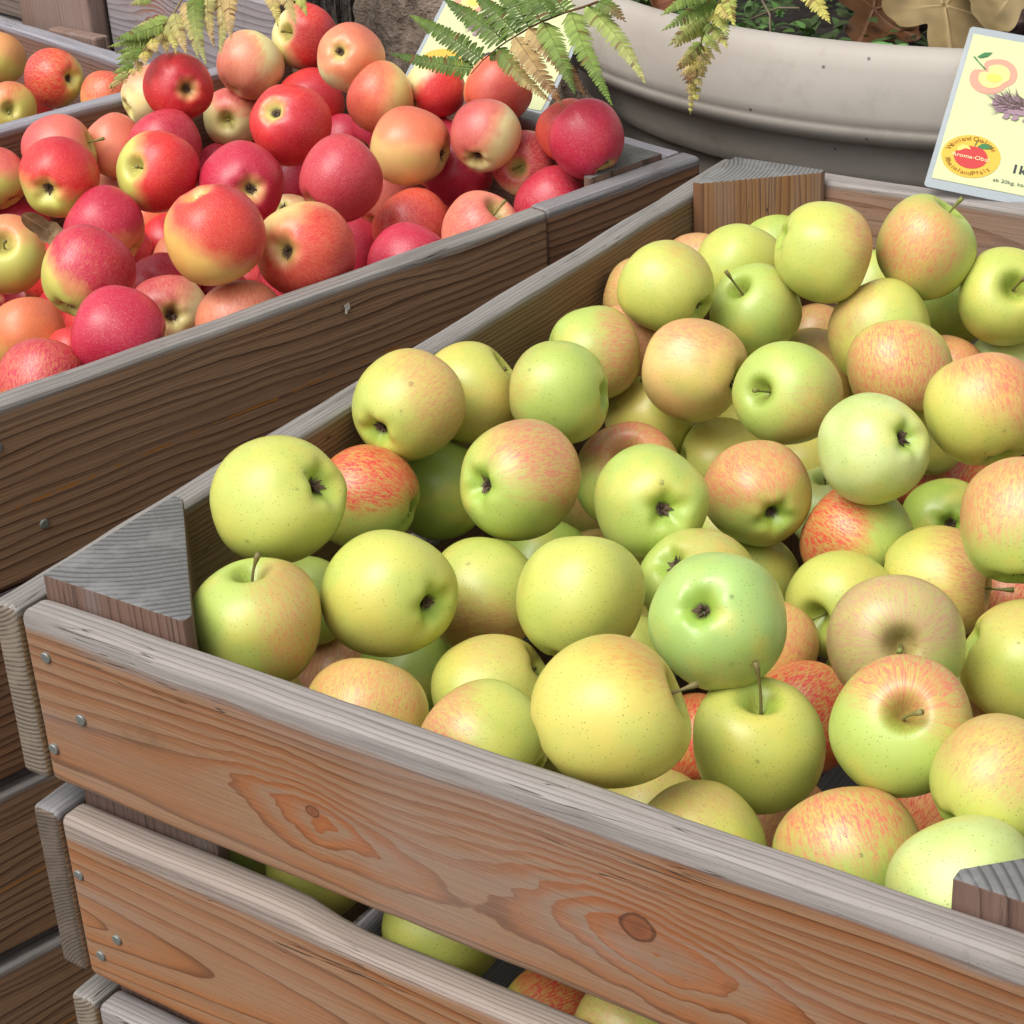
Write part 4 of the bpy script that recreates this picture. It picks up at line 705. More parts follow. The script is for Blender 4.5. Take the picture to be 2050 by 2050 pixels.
 ('R', (-0.4841, 0.4107, -0.149), 0.0254, (-0.07, 0.804, 0.591), 'OO', 'r', (0.35, 0.45, 0.82), 0.3, 0.5, 0.1, 0, 'orange apple lowest at the left edge, by the near wall'),
 ('R', (-0.3217, 0.717, -0.0787), 0.0331, (0.044, 0.745, 0.665), 'O', 'm', (0.49, -0.53, 0.69), 1, 1, 0.1, 0, 'purplish apple behind the salmon-red one on its right'),
 ('R', (-0.2911, 0.6648, -0.102), 0.0272, (0.031, 0.758, 0.651), 'O', 'm', (0.49, -0.52, 0.71), 1, 1, 0.1, 0, 'crimson apple top just showing over the middle of the near wall'),
 ('R', (-0.4203, 0.902, -0.0979), 0.0359, (0.063, 0.727, 0.684), 'O', 'p', (0.49, -0.56, 0.67), 0.8, 0.8, 0.1, 0, 'pink sliver between rose-red and apricot-yellow apples'),
 ('R', (-0.4894, 0.9237, -0.0603), 0.0309, (0.067, 0.719, 0.692), 'O', 'm', (0.51, -0.56, 0.65), 1, 1, 0.1, 0, 'red apple in the gap right of the creamy-basined one'),
 ('R', (-0.3313, 0.8796, -0.0369), 0.0352, (0.081, 0.71, 0.699), 'O', 'm', (0.47, -0.58, 0.66), 1, 1, 0.1, 0, 'red apple in the gap below the diagonal-patched one'),
 ('R', (-0.6602, 0.772, -0.0809), 0.0346, (0.017, 0.749, 0.662), 'C', 'p', (0.11, 0.09, 0.99), 0.5, 0.7, 0.1, 0, 'pale pink apple left behind the yellow-green basined one'),
 ('R', (-0.501, 0.7105, -0.1543), 0.0362, (0.005, 0.768, 0.64), 'O', 'm', (0.53, -0.48, 0.7), 1, 1, 0.1, 0, 'dark red apple under the biggest orange one'),
 ('R', (-0.6038, 0.7432, -0.1026), 0.0360, (0.012, 0.756, 0.655), 'OO', 'r', (0.09, 0.1, 0.99), 0.5, 0.7, 0.1, 0, "orange apple in the gap above the biggest orange one's left"),
 ('T', (-1.0668, 0.9839, -0.0459), 0.0325, (-0.111, 0.613, 0.782), 'YY', 'o', (0.51, 0.39, 0.77), 0.3, 0.4, 0.3, 0, 'yellow apple cut by the left edge in the rear crate'),
 ('T', (-0.9108, 0.9251, -0.0365), 0.0337, (-0.988, 0.084, -0.126), 'Y', 'r', (-0.42, -0.72, 0.55), 0.66, 1, 0.7, 0.4, 'red apple with yellow-green calyx side in the rear crate'),
 ('T', (-0.9115, 0.8517, -0.0529), 0.0308, (0.731, -0.646, 0.217), 'YY', 'r', (-0.01, -0.09, 1), 0.2, 0.6, 0.7, 0.6, 'yellow apple with stem cavity below the others in the rear crate'),
 ('T', (-0.8328, 0.9269, -0.052), 0.0310, (-0.11, 0.618, 0.779), 'OO', 'r', (0.27, 0.19, 0.94), 0.5, 0.8, 0.6, 0, 'orange-red apple half hidden by the fern in the rear crate'),
]
placed = []
for i, (cr, p, R, ax, base, bk, bd, ext, st, stk, stem, label) in enumerate(APPLES):
    make_apple(i, cr, Vector(p), R*.992, ax, base, bk, bd, ext, st, stk, stem, label); placed.append((Vector(p), R))
# rain drops clinging to the nearer green apples
from mathutils.bvhtree import BVHTree
s = NT('water'); s.done((1, 1, 1), .03, None, .5, IOR=1.33); s.b.inputs['Transmission Weight'].default_value = 1; water_m = s.m
bd_ = bmesh.new(); bmesh.ops.create_icosphere(bd_, subdivisions=3, radius=1); drop_me = bpy.data.meshes.new('drop'); bd_.to_mesh(drop_me); bd_.free(); drop_me.materials.append(water_m)
camp = camo.matrix_world.translation; rw = random.Random(77); tops = [o for o in COL.objects if o.name.startswith('apple') and o.parent is None and o.get('group') == GROUPS['G'] and (o.matrix_world.translation-camp).length < 1.45]
for k, o in enumerate(tops):
    if k % 2 or rw.random() < .15: continue
    me = o.data; bv = BVHTree.FromPolygons([v.co for v in me.vertices], [f.vertices[:] for f in me.polygons]); inv = o.matrix_world.inverted()
    vd_ = (inv.to_3x3() @ (camp-o.matrix_world.translation)).normalized(); dn_ = (inv.to_3x3() @ Vector((0, 0, -1))).normalized()
    for _ in range(rw.choice([2, 3, 4])):
        d = (vd_+dn_*rw.uniform(-.1, .9)+Vector([rw.uniform(-.6, .6) for _ in range(3)])).normalized()
        h, nn, ix, ds_ = bv.ray_cast(d*3, -d)
        if h is None: continue
        R_ = rw.uniform(.022, .042); q = nn.to_track_quat('Z', 'Y').to_matrix().to_4x4()
        link('water_drop', drop_me, water_m, o, o.matrix_world @ Matrix.Translation(h) @ q @ Matrix.Diagonal((R_, R_*rw.uniform(.9, 1.25), R_*.42, 1)))
# buried apples that carry the heaps
rnd = random.Random(11); nb_ = 0
def bury(crate, sample, n, label):
    global nb_
    c = 0
    for _ in range(6000):
        p = sample(); R = rnd.uniform(.033, .037)
        if any((p-q).length < (R+r)*.93 for q, r in placed): continue
        placed.append((p, R)); ax = (rnd.uniform(-1, 1), rnd.uniform(-1, 1), rnd.uniform(-1, 1)); bd = (rnd.uniform(-1, 1), rnd.uniform(-1, 1), 1)
        if crate == 'G': make_apple(200+nb_, crate, p, R, ax, rnd.choice(['Y', 'G', 'GG', 'YY']), 'o', bd, .3, .6, .5, 0, label, detail=False)
        else: make_apple(200+nb_, crate, p, R, ax, rnd.choice(['O', 'OO']), rnd.choice(['r', 'm']), bd, .9, 1, .2, 0, label, detail=False)
        nb_ += 1; c += 1
        if c >= n: break
bury('G', lambda: Vector((rnd.uniform(.04, LX-.04), rnd.uniform(.065, W-.04), rnd.uniform(-.20, -.12))), 64, 'apple buried in shadow below the top layer of the green heap')
bury('R', lambda: S(rnd.uniform(-.825, -.325), rnd.uniform(.15, .76), rnd.uniform(-.18, -.095)), 56, 'apple buried in shadow below the top layer of the red heap')
bury('T', lambda: S(rnd.uniform(-1.5, -.94), rnd.uniform(.35, .72), rnd.uniform(-.16, -.09)), 16, 'apple buried low in the rear crate of orange apples')

def outside(f):     # heaps go on past the left edge of the photograph
    for _ in range(200):
        p = f(); q = camo.matrix_world.inverted() @ p
        if q.x/-q.z < -(18/cam.lens)-.035: return p
    return Vector((0, 0, 9))
bury('R', lambda: outside(lambda: S(rnd.uniform(-.83, -.32), rnd.uniform(.0, .62), rnd.uniform(-.13, -.03))), 36, 'red apple at the near end of the angled crate, beyond the left picture edge')
bury('T', lambda: outside(lambda: S(rnd.uniform(-1.53, -.95), rnd.uniform(.16, .72), rnd.uniform(-.15, -.07))), 30, 'orange-red apple at the near end of the rear crate, beyond the left picture edge')
# ------------------------------------------------ cards
def text_me(txt, size, align='CENTER', bold=0.):
    cu = bpy.data.curves.new('lettering', 'FONT'); cu.body = txt; cu.size = size; cu.align_x = align; cu.align_y = 'CENTER'; cu.offset = bold; cu.resolution_u = 3
    o = bpy.data.objects.new('tmp', cu); COL.objects.link(o); dg = bpy.context.evaluated_depsgraph_get(); dg.update()
    me = bpy.data.meshes.new_from_object(o.evaluated_get(dg)); bpy.data.objects.remove(o); bpy.data.curves.remove(cu); me.materials.clear(); return me
def poly(pts, z=0): return [(x, y, z) for x, y in pts]
paper = NT('card_paper'); paper = paper.done(paper.mix(paper.noise(paper.obj(), 30, 4), (.57, .61, .345), (.54, .59, .32)), .4, Coat_Weight=.25)
plastic = plain('laminate', (.50, .56, .60), .12, Alpha=.55, Coat_Weight=.8)
ink = plain('ink_dark', (.035, .04, .045), .5); ink2 = plain('ink_brown', (.13, .085, .08), .5); inkp = plain('ink_mauve', (.30, .20, .24), .5)
ink_y = plain('logo_yellow', (.70, .42, .06), .4); ink_y2 = plain('logo_rim', (.86, .58, .16), .4); ink_r = plain('logo_red', (.50, .05, .05), .4); ink_p = plain('apple_pink', (.72, .30, .22), .5)
ink_w = plain('logo_letter', (.88, .70, .40), .4); ink_g = plain('leaf_green', (.05, .19, .07), .4); apl_y = plain('apple_flesh', (.80, .55, .24), .5); apl_c = plain('apple_core', (.80, .60, .12), .5); ink_br = plain('logo_text', (.22, .12, .02), .4)
def disc(r, n=40, sy=1., cx=0, cy=0, fn=None):
    return [(cx+r*(fn(2*math.pi*i/n) if fn else 1)*math.cos(2*math.pi*i/n), cy+sy*r*(fn(2*math.pi*i/n) if fn else 1)*math.sin(2*math.pi*i/n)) for i in range(n)]
def flat(name, pts, mat, parent, mw, z):
    n = len(pts); bm = bmesh.new(); vsx = [bm.verts.new((x, y, 0)) for x, y in pts]; f = bm.faces.new(vsx)
    bmesh.ops.triangulate(bm, faces=[f]); me = bpy.data.meshes.new(name); bm.to_mesh(me); bm.free()
    return link(name, me, mat, parent, mw @ Matrix.Translation((0, 0, z)), smooth=False)
def join_mesh(name, parts, mat, parent, mw, z):
    bm = bmesh.new()
    for me, m in parts:
        b2 = bmesh.new(); b2.from_mesh(me); b2.transform(m); t = bpy.data.meshes.new('t'); b2.to_mesh(t); b2.free(); bm.from_mesh(t); bpy.data.meshes.remove(t)
    me = bpy.data.meshes.new(name); bm.to_mesh(me); bm.free()
    return link(name, me, mat, parent, mw @ Matrix.Translation((0, 0, z)), smooth=False)
def rrect(x0, y0, x1, y1, r, n=6):
    P = []
    for cx, cy, a0 in ((x1-r, y1-r, 0), (x0+r, y1-r, 90), (x0+r, y0+r, 180), (x1-r, y0+r, 270)):
        for i in range(n+1): a = math.radians(a0+90*i/n); P.append((cx+r*math.cos(a), cy+r*math.sin(a)))
    return P
def card(B, up, right, W_, H_, label, full=True, title=None):
    # B = lower left corner, local x = right, y = up, z = towards the viewer
    u = Vector(right).normalized(); v = Vector(up).normalized(); n = u.cross(v).normalized(); v = n.cross(u)
    mw = Matrix((u, v, n)).transposed().to_4x4(); mw.translation = Vector(B)
    c = tag(empty('price_card', mw), label, 'sign', 'laminated price cards')
    def bowed(name, pts, mat, z, th):
        bm = bmesh.new(); f = bm.faces.new([bm.verts.new((x, y, 0)) for x, y in pts]); g2 = bmesh.ops.extrude_face_region(bm, geom=[f])
        for q in g2['geom']:
            if isinstance(q, bmesh.types.BMVert): q.co.z -= th
        bmesh.ops.recalc_face_normals(bm, faces=bm.faces); me = bpy.data.meshes.new(name); bm.to_mesh(me); bm.free()
        return link(name, me, mat, c, mw @ Matrix.Translation((0, 0, z)), smooth=False)
    bowed('plastic_sleeve', rrect(0, 0, W_, H_, .004), plastic, 0, .0006)
    bowed('paper', rrect(.0045, .010, W_-.0045, H_-.009, .0005), paper, .0006, .0004)
    Z = .001
    lx, ly, lr = .031, .041, .0245
    flat('logo', disc(lr, sy=.97, cx=lx, cy=ly), ink_y, c, mw, Z)
    flat('logo', disc(lr*.57, sy=.92, cx=lx, cy=ly-.001, fn=lambda a: 1-.07*math.exp(-((a-1.57)/.3)**2)), ink_r, c, mw, Z+.0003)
    flat('logo', [(lx-.013, ly+.007), (lx-.009, ly+.011), (lx-.004, ly+.0105), (lx-.0015, ly+.007), (lx-.006, ly+.0075), (lx-.01, ly+.004), (lx-.0125, ly+.003)], ink_y2, c, mw, Z+.0004)
    flat('logo', [(lx+.003, ly+.0115), (lx+.006, ly+.0155), (lx+.011, ly+.0165), (lx+.0165, ly+.0135), (lx+.012, ly+.0105), (lx+.007, ly+.0098)], ink_g, c, mw, Z+.0005)
    flat('logo', [(lx+.0005, ly+.011), (lx+.0012, ly+.0112), (lx+.002, ly+.0165), (lx+.001, ly+.0167)], ink_g, c, mw, Z+.0006)
    if full:
        parts = []
        for txt, top in (('Weinland Qualität', True), ('RheinlandPfalz', False)):
            n_ = len(txt); span = math.radians(138 if top else 128); rr = lr*.815
            for i, ch in enumerate(txt):
                if ch == ' ': continue
                t = (i+.5)/n_-.5
                a = (math.pi/2+.12-span*t) if top else (-math.pi/2-.10+span*t)
                rot = a-math.pi/2 if top else a+math.pi/2
                parts.append((text_me(ch, .0066), Matrix.Translation((lx+rr*math.cos(a), ly+rr*.97*math.sin(a), 0)) @ Matrix.Rotation(rot, 4, 'Z')))
        join_mesh('lettering', parts, ink_br, c, mw, Z+.0007)
        join_mesh('lettering', [(text_me('Aroma-Obst', .0062), Matrix.Translation((lx, ly-.0015, 0)))], ink_w, c, mw, Z+.0008)
    # apple held by a hedgehog
    ax, ay = .031, .135
    def heart(a): return 1+.10*math.cos(2*(a-.75))-.40*math.exp(-((a-2.6)/.24)**2)-.10*math.exp(-((a-5.7)/.3)**2)
    flat('drawing', disc(.0190, 60, cx=ax, cy=ay, sy=1.12, fn=heart), ink_p, c, mw, Z)
    flat('drawing', disc(.0128, 60, cx=ax+.0008, cy=ay, sy=1.12, fn=heart), apl_y, c, mw, Z+.0003)
    flat('drawing', disc(.0065, 20, cx=ax+.001, cy=ay-.002, sy=.8), apl_c, c, mw, Z+.0005)
    flat('drawing', [(ax-.0085, ay+.0055), (ax-.0165, ay+.0135), (ax-.0215, ay+.0185), (ax-.0195, ay+.0185), (ax-.0155, ay+.0135), (ax-.0075, ay+.0065)], ink_g, c, mw, Z+.0006)
    flat('drawing', [(ax-.018, ay+.0185), (ax-.013, ay+.0250), (ax-.006, ay+.0270), (ax-.0095, ay+.0215), (ax-.014, ay+.0185)], ink_g, c, mw, Z+.0007)
    r_ = random.Random(4); hx, hy = .055, .105
    bm = bmesh.new(); bm2 = bmesh.new()
    bm.faces.new([bm.verts.new((hx+.019*math.cos(2*math.pi*i/24)*(1), hy+.0105*math.sin(2*math.pi*i/24), 0)) for i in range(24)])
    for i in range(150):
        a = r_.uniform(0, 2*math.pi); q = r_.uniform(.2, 1); x0 = hx+.019*q*math.cos(a); y0 = hy+.0105*q*math.sin(a)
        da = math.pi*.93+r_.uniform(-.5, .5)-(.9*(y0-hy)/.0105)*.8 if x0 < hx+.008 else math.pi*.5+r_.uniform(-.3, .6); L = r_.uniform(.006, .0135)
        dx, dy = math.cos(da), math.sin(da); b = bm if i % 2 else bm2
        if y0 < hy-.004 and x0 > hx: continue
        b.faces.new([b.verts.new(v_) for v_ in ((x0-dy*.0006, y0+dx*.0006, .0002*(i % 3)), (x0+dy*.0006, y0-dx*.0006, .0002*(i % 3)), (x0+dx*L, y0+dy*L, .0002*(i % 3)))])
    for fx in (.004, .0115, .021): bm.faces.new([bm.verts.new(v_) for v_ in ((hx-.012+fx, hy-.0155, 0), (hx-.008+fx, hy-.0165, 0), (hx-.0055+fx, hy-.0135, 0), (hx-.0065+fx, hy-.009, 0), (hx-.0095+fx, hy-.009, 0))])
    for b, m_, zz in ((bm, inkp, .0009), (bm2, ink2, .0012)):
        me = bpy.data.meshes.new('drawing'); b.to_mesh(me); b.free(); link('drawing', me, m_, c, mw @ Matrix.Translation((0, 0, Z+zz)), smooth=False)
    flat('drawing', [(hx+.016, hy-.010), (hx+.026, hy-.012), (hx+.034, hy-.006), (hx+.029, hy+.000), (hx+.022, hy+.006), (hx+.014, hy+.004)], plain('snout', (.72, .66, .52), .5), c, mw, Z+.0015)
    if full:
        join_mesh('lettering', [(text_me('1kg', .0135, 'LEFT', .0003), Matrix.Translation((.0655, .036, 0))), (text_me('ab 20kg, kartonweise', .0056, 'LEFT'), Matrix.Translation((.0535, .0205, 0)))], ink, c, mw, Z)
    if title:
        join_mesh('lettering', [(text_me(title, .030, 'LEFT', .0008), Matrix.Translation((.066, .060, 0)))], ink, c, mw, Z)
        flat('lettering', [(.052, .0425), (.098, .0395), (.098, .041), (.052, .0442)], ink, c, mw, Z)
    # punched corner eyelet glint
    return c
card((0.1803, 0.8625, 0.0104), (-0.1643, 0.8615, 0.4804), (0.9517, 0.2666, -0.1525), 0.148, 0.19, 'pale yellow price card with apple, hedgehog and round orange logo, leaning at the right edge')
card((-0.4168, 0.9266, 0.0055), (-0.1232, 0.862, 0.4916), (0.9677, 0.2142, -0.133), 0.157, 0.2, 'pale price card half covered by the dark green fern behind the red apples', full=False, title='G')
u = -RU.cross(Vector((0, 0, 1))); 
uu = (RN*1.0+Vector((0, 0, -.045))).normalized(); vv_ = (Vector((0, 0, 1))+RU*.12).normalized()
B3 = S(-1.19, .853, 0.055)
n3 = uu.cross(vv_).normalized(); vv_ = n3.cross(uu); mw3 = Matrix((uu, vv_, n3)).transposed().to_4x4(); mw3.translation = B3
c3 = tag(empty('price_card', mw3), 'pale price card at the top edge on the grey crate, only its lower strip showing', 'sign', 'laminated price cards')
flat('plastic_sleeve', rrect(0, 0, .205, .14, .004), plastic, c3, mw3, 0)
flat('paper', rrect(.004, .006, .197, .134, .0005), paper, c3, mw3, .0006)
join_mesh('lettering', [(text_me('1kg ______ kg', .010, 'LEFT'), Matrix.Translation((.115, .022, 0)))], ink, c3, mw3, .001)

# ------------------------------------------------ ferns
s = NT('fern_leaf'); a = s.attr('tint', 'GEOMETRY'); P = s.obj()
c = s.mix(s.M('MULTIPLY', s.noise(P, 130, 3, .6), .5), a.outputs['Color'], s.mix(.5, a.outputs['Color'], (.16, .10, .02)))
s.done(c, .55, s.bump(s.noise(P, 400, 2), .3, .001), .35); s.b.inputs['Subsurface Weight'].default_value = 0; s.b.inputs['Transmission Weight'].default_value = 0
# thin translucent leaf
tn_ = s.t.nodes; tl = tn_.new('ShaderNodeBsdfTranslucent'); mx = tn_.new('ShaderNodeMixShader'); s.put(tl.inputs[0], c); mx.inputs[0].default_value = .22
s.t.links.new(s.b.outputs[0], mx.inputs[1]); s.t.links.new(tl.outputs[0], mx.inputs[2]); s.t.links.new(mx.outputs[0], tn_['Material Output'].inputs[0])
fern_m = s.m
FC = dict(g=(.12, .22, .035), d=(.06, .13, .022), y=(.56, .52, .13), t=(.54, .39, .17), b=(.15, .055, .02), l=(.30, .42, .10), p=(.43, .44, .15))
def frond(label, rachis, pinnae, rcol=(.10, .055, .02), nrm=(.42, -.62, .66)):
    nrm = Vector(nrm).normalized(); rachis = [Vector(q) for q in rachis]
    root = tag(empty('fern_frond', Matrix.Translation(rachis[0])), label, 'fern', 'fern fronds')
    vs = []; fs = []; cols = []
    # smooth rachis
    R = []
    for i in range(len(rachis)-1):
        for j in range(5): R.append(rachis[i].lerp(rachis[i+1], j/5))
    R.append(rachis[-1]); rr = [.0012-.0007*i/len(R) for i in range(len(R))]
    tube(vs, fs, R, rr, 6, cols, rcol)
    link('rachis', pymesh('rachis', vs, fs, cols), fern_m, root, Matrix.Identity(4))
    for (b, t, ca, cb, wd) in pinnae:
        vs = []; fs = []; cols = []
        b, t = Vector(b), Vector(t); L = (t-b).length; ax = (t-b).normalized(); side = nrm.cross(ax).normalized(); n2 = ax.cross(side)
        rnd = random.Random(int(L*1e6) % 9973); sag = rnd.uniform(.04, .09)*L; bend = rnd.uniform(-.05, .05)*L
        def mid(u): return b+ax*(L*u)+n2*(sag*4*u*(1-u))+side*bend*math.sin(math.pi*u)
        ca_, cb_ = Vector(FC[ca]), Vector(FC[cb])
        tube(vs, fs, [mid(i/8) for i in range(9)], [.0006-.0004*i/8 for i in range(9)], 4, cols, tuple(ca_.lerp(cb_, .5)*.6))
        n = max(9, int(L/.0033)); pw = wd*1.12
        for k in range(n):
            u = (k+.6)/n
            env = min(1, (u/.06)**.5)*(1-u**1.7)**.9
            for sg in (-1, 1):
                l = pw*env*rnd.uniform(.88, 1.1)
                if l < .0005: continue
                w_ = L/n*.56*rnd.uniform(.85, 1.05); o0 = mid(u+.15/n*sg)
                d = (side*sg+ax*rnd.uniform(.28, .42)).normalized(); curl = rnd.uniform(.15, .5); tw = ax*w_
                col = ca_.lerp(cb_, max(0, min(1, u*1.2-.1+rnd.uniform(-.15, .15))))*rnd.uniform(.8, 1.2)
                if rnd.random() < .05: col = col.lerp(Vector(FC['b']), .7)
                base = len(vs)
                prof_ = [(0, .85), (.35, 1.), (.7, .9), (.92, .55), (1, .15)]
                for (q, ww) in prof_:
                    c0 = o0+d*(l*q)-n2*(curl*l*q*q); 
                    vs.append(c0-tw*ww); vs.append(c0+n2*.0004*(1 if q < .9 else 0)); vs.append(c0+tw*ww)
                    for _ in range(3): cols.append(tuple(col*(1-.10*q)))
                for q in range(4):
                    e = base+q*3; fs += [(e, e+3, e+4, e+1), (e+1, e+4, e+5, e+2)]
        link('pinna', pymesh('pinna', vs, fs, cols), fern_m, root, Matrix.Identity(4))
    return root
frond('yellowing fern frond hanging over the back of the red crate at left', [(-0.5844, 0.8207, 0.12), (-0.5835, 0.8074, 0.1094), (-0.586, 0.7979, 0.0988), (-0.5972, 0.7945, 0.0881), (-0.605, 0.7873, 0.0775), (-0.6057, 0.7691, 0.0669), (-0.6054, 0.7516, 0.0563), (-0.6095, 0.7372, 0.0456), (-0.616, 0.7262, 0.035)],
 [((-0.5335, 0.8251, 0.12), (-0.4903, 0.7697, 0.0849), 't', 't', 0.0085),
  ((-0.5459, 0.8203, 0.12), (-0.4905, 0.7524, 0.0763), 't', 'p', 0.0085),
  ((-0.5451, 0.8057, 0.12), (-0.4958, 0.7522, 0.0837), 'p', 't', 0.008),
  ((-0.551, 0.7936, 0.12), (-0.486, 0.7277, 0.0742), 'g', 'p', 0.009),
  ((-0.5724, 0.8019, 0.1094), (-0.5153, 0.7493, 0.0711), 't', 'p', 0.009),
  ((-0.5844, 0.7961, 0.0988), (-0.54, 0.7602, 0.0708), 'p', 't', 0.0085),
  ((-0.5976, 0.7991, 0.0881), (-0.5647, 0.7707, 0.0667), 'p', 'y', 0.008),
  ((-0.6133, 0.803, 0.0775), (-0.5877, 0.7813, 0.061), 'y', 't', 0.0075),
  ((-0.5989, 0.7757, 0.0775), (-0.5832, 0.7634, 0.0678), 'y', 't', 0.007),
  ((-0.6152, 0.786, 0.0669), (-0.6022, 0.7736, 0.0579), 't', 'y', 0.0065),
  ((-0.6037, 0.7653, 0.0669), (-0.5898, 0.7527, 0.0577), 'y', 't', 0.006),
  ((-0.6143, 0.766, 0.0563), (-0.6003, 0.7534, 0.047), 't', 'y', 0.0055),
  ((-0.5986, 0.7411, 0.0563), (-0.59, 0.7342, 0.0509), 'y', 't', 0.0045),
  ((-0.6114, 0.7408, 0.0456), (-0.6042, 0.7366, 0.0417), 't', 't', 0.0035),
  ((-0.5973, 0.792, 0.0881), (-0.6247, 0.7489, 0.0804), 'l', 'g', 0.0095),
  ((-0.6051, 0.8082, 0.0881), (-0.6262, 0.7811, 0.0845), 'l', 'p', 0.0075),
  ((-0.603, 0.7834, 0.0775), (-0.6318, 0.7473, 0.0729), 'g', 'l', 0.0075),
  ((-0.6184, 0.7894, 0.0669), (-0.6375, 0.7618, 0.0625), 'l', 'g', 0.0065),
  ((-0.6037, 0.7653, 0.0669), (-0.6188, 0.742, 0.0629), 'g', 'l', 0.006),
  ((-0.6193, 0.7731, 0.0563), (-0.631, 0.7546, 0.053), 'l', 'g', 0.0055),
  ((-0.6054, 0.7516, 0.0563), (-0.6154, 0.7319, 0.0519), 'g', 'l', 0.005),
  ((-0.593, 0.7302, 0.0563), (-0.599, 0.7136, 0.0519), 'p', 'l', 0.0045),
  ((-0.6076, 0.7336, 0.0456), (-0.6103, 0.7174, 0.0404), 't', 'p', 0.004)], rcol=(.30, .24, .10))
frond('tan fern tips hanging beside the topmost red apple', [(-0.5853, 0.9627, 0.1), (-0.5605, 0.9311, 0.09)],
 [((-0.5825, 0.9331, 0.09), (-0.5406, 0.8977, 0.0627), 't', 'y', 0.0075),
  ((-0.5605, 0.9311, 0.09), (-0.5208, 0.9031, 0.0663), 't', 'p', 0.007),
  ((-0.5452, 0.937, 0.09), (-0.5161, 0.9163, 0.0725), 'y', 'l', 0.006)], rcol=(.30, .24, .10))
frond('small fern tip poking in at the very top left', [(-0.6029, 0.7835, 0.12), (-0.6227, 0.7994, 0.11)],
 [((-0.5904, 0.7734, 0.12), (-0.6009, 0.7546, 0.1161), 'l', 'p', 0.006)], rcol=(.2, .24, .08))
frond('large dark green fern frond spread over the middle card', [(-0.1022, 0.8122, 0.15), (-0.119, 0.8216, 0.1428), (-0.1409, 0.8179, 0.1356), (-0.1585, 0.8071, 0.1283), (-0.173, 0.81, 0.1211), (-0.1852, 0.8093, 0.1139), (-0.1976, 0.8103, 0.1067), (-0.209, 0.8115, 0.0994), (-0.2131, 0.7928, 0.0922), (-0.2133, 0.7741, 0.085)],
 [((-0.2221, 0.7905, 0.085), (-0.2953, 0.763, 0.098), 'g', 'd', 0.0095),
  ((-0.2153, 0.796, 0.0922), (-0.2998, 0.8033, 0.1226), 'd', 'g', 0.0115),
  ((-0.1997, 0.8116, 0.1067), (-0.2731, 0.8222, 0.1349), 'g', 'd', 0.0125),
  ((-0.1879, 0.8124, 0.1139), (-0.247, 0.8325, 0.1411), 'g', 'd', 0.0125),
  ((-0.173, 0.81, 0.1211), (-0.2259, 0.8321, 0.1472), 'd', 'g', 0.0125),
  ((-0.1585, 0.8071, 0.1283), (-0.2011, 0.8292, 0.151), 'g', 'd', 0.0125),
  ((-0.1418, 0.8006, 0.1356), (-0.1776, 0.8202, 0.1551), 'd', 'g', 0.0115),
  ((-0.1411, 0.8221, 0.1356), (-0.1698, 0.8339, 0.1496), 'g', 'd', 0.011),
  ((-0.208, 0.8119, 0.0994), (-0.1347, 0.7829, 0.0656), 'g', 't', 0.0095),
  ((-0.1828, 0.8019, 0.1139), (-0.1037, 0.7554, 0.0717), 't', 'b', 0.011),
  ((-0.1719, 0.8083, 0.1211), (-0.0896, 0.7681, 0.0801), 't', 'b', 0.0115),
  ((-0.1565, 0.8079, 0.1283), (-0.0888, 0.7505, 0.0855), 'l', 'd', 0.011),
  ((-0.2182, 0.8113, 0.0922), (-0.2073, 0.8136, 0.0896), 'g', 'd', 0.006),
  ((-0.1373, 0.8236, 0.1356), (-0.0506, 0.7488, 0.0805), 'l', 'g', 0.011),
  ((-0.119, 0.8216, 0.1428), (-0.0316, 0.771, 0.096), 'l', 'p', 0.0105),
  ((-0.1033, 0.8139, 0.15), (-0.0715, 0.8065, 0.1368), 'g', 'b', 0.008)], rcol=(.12, .055, .025))
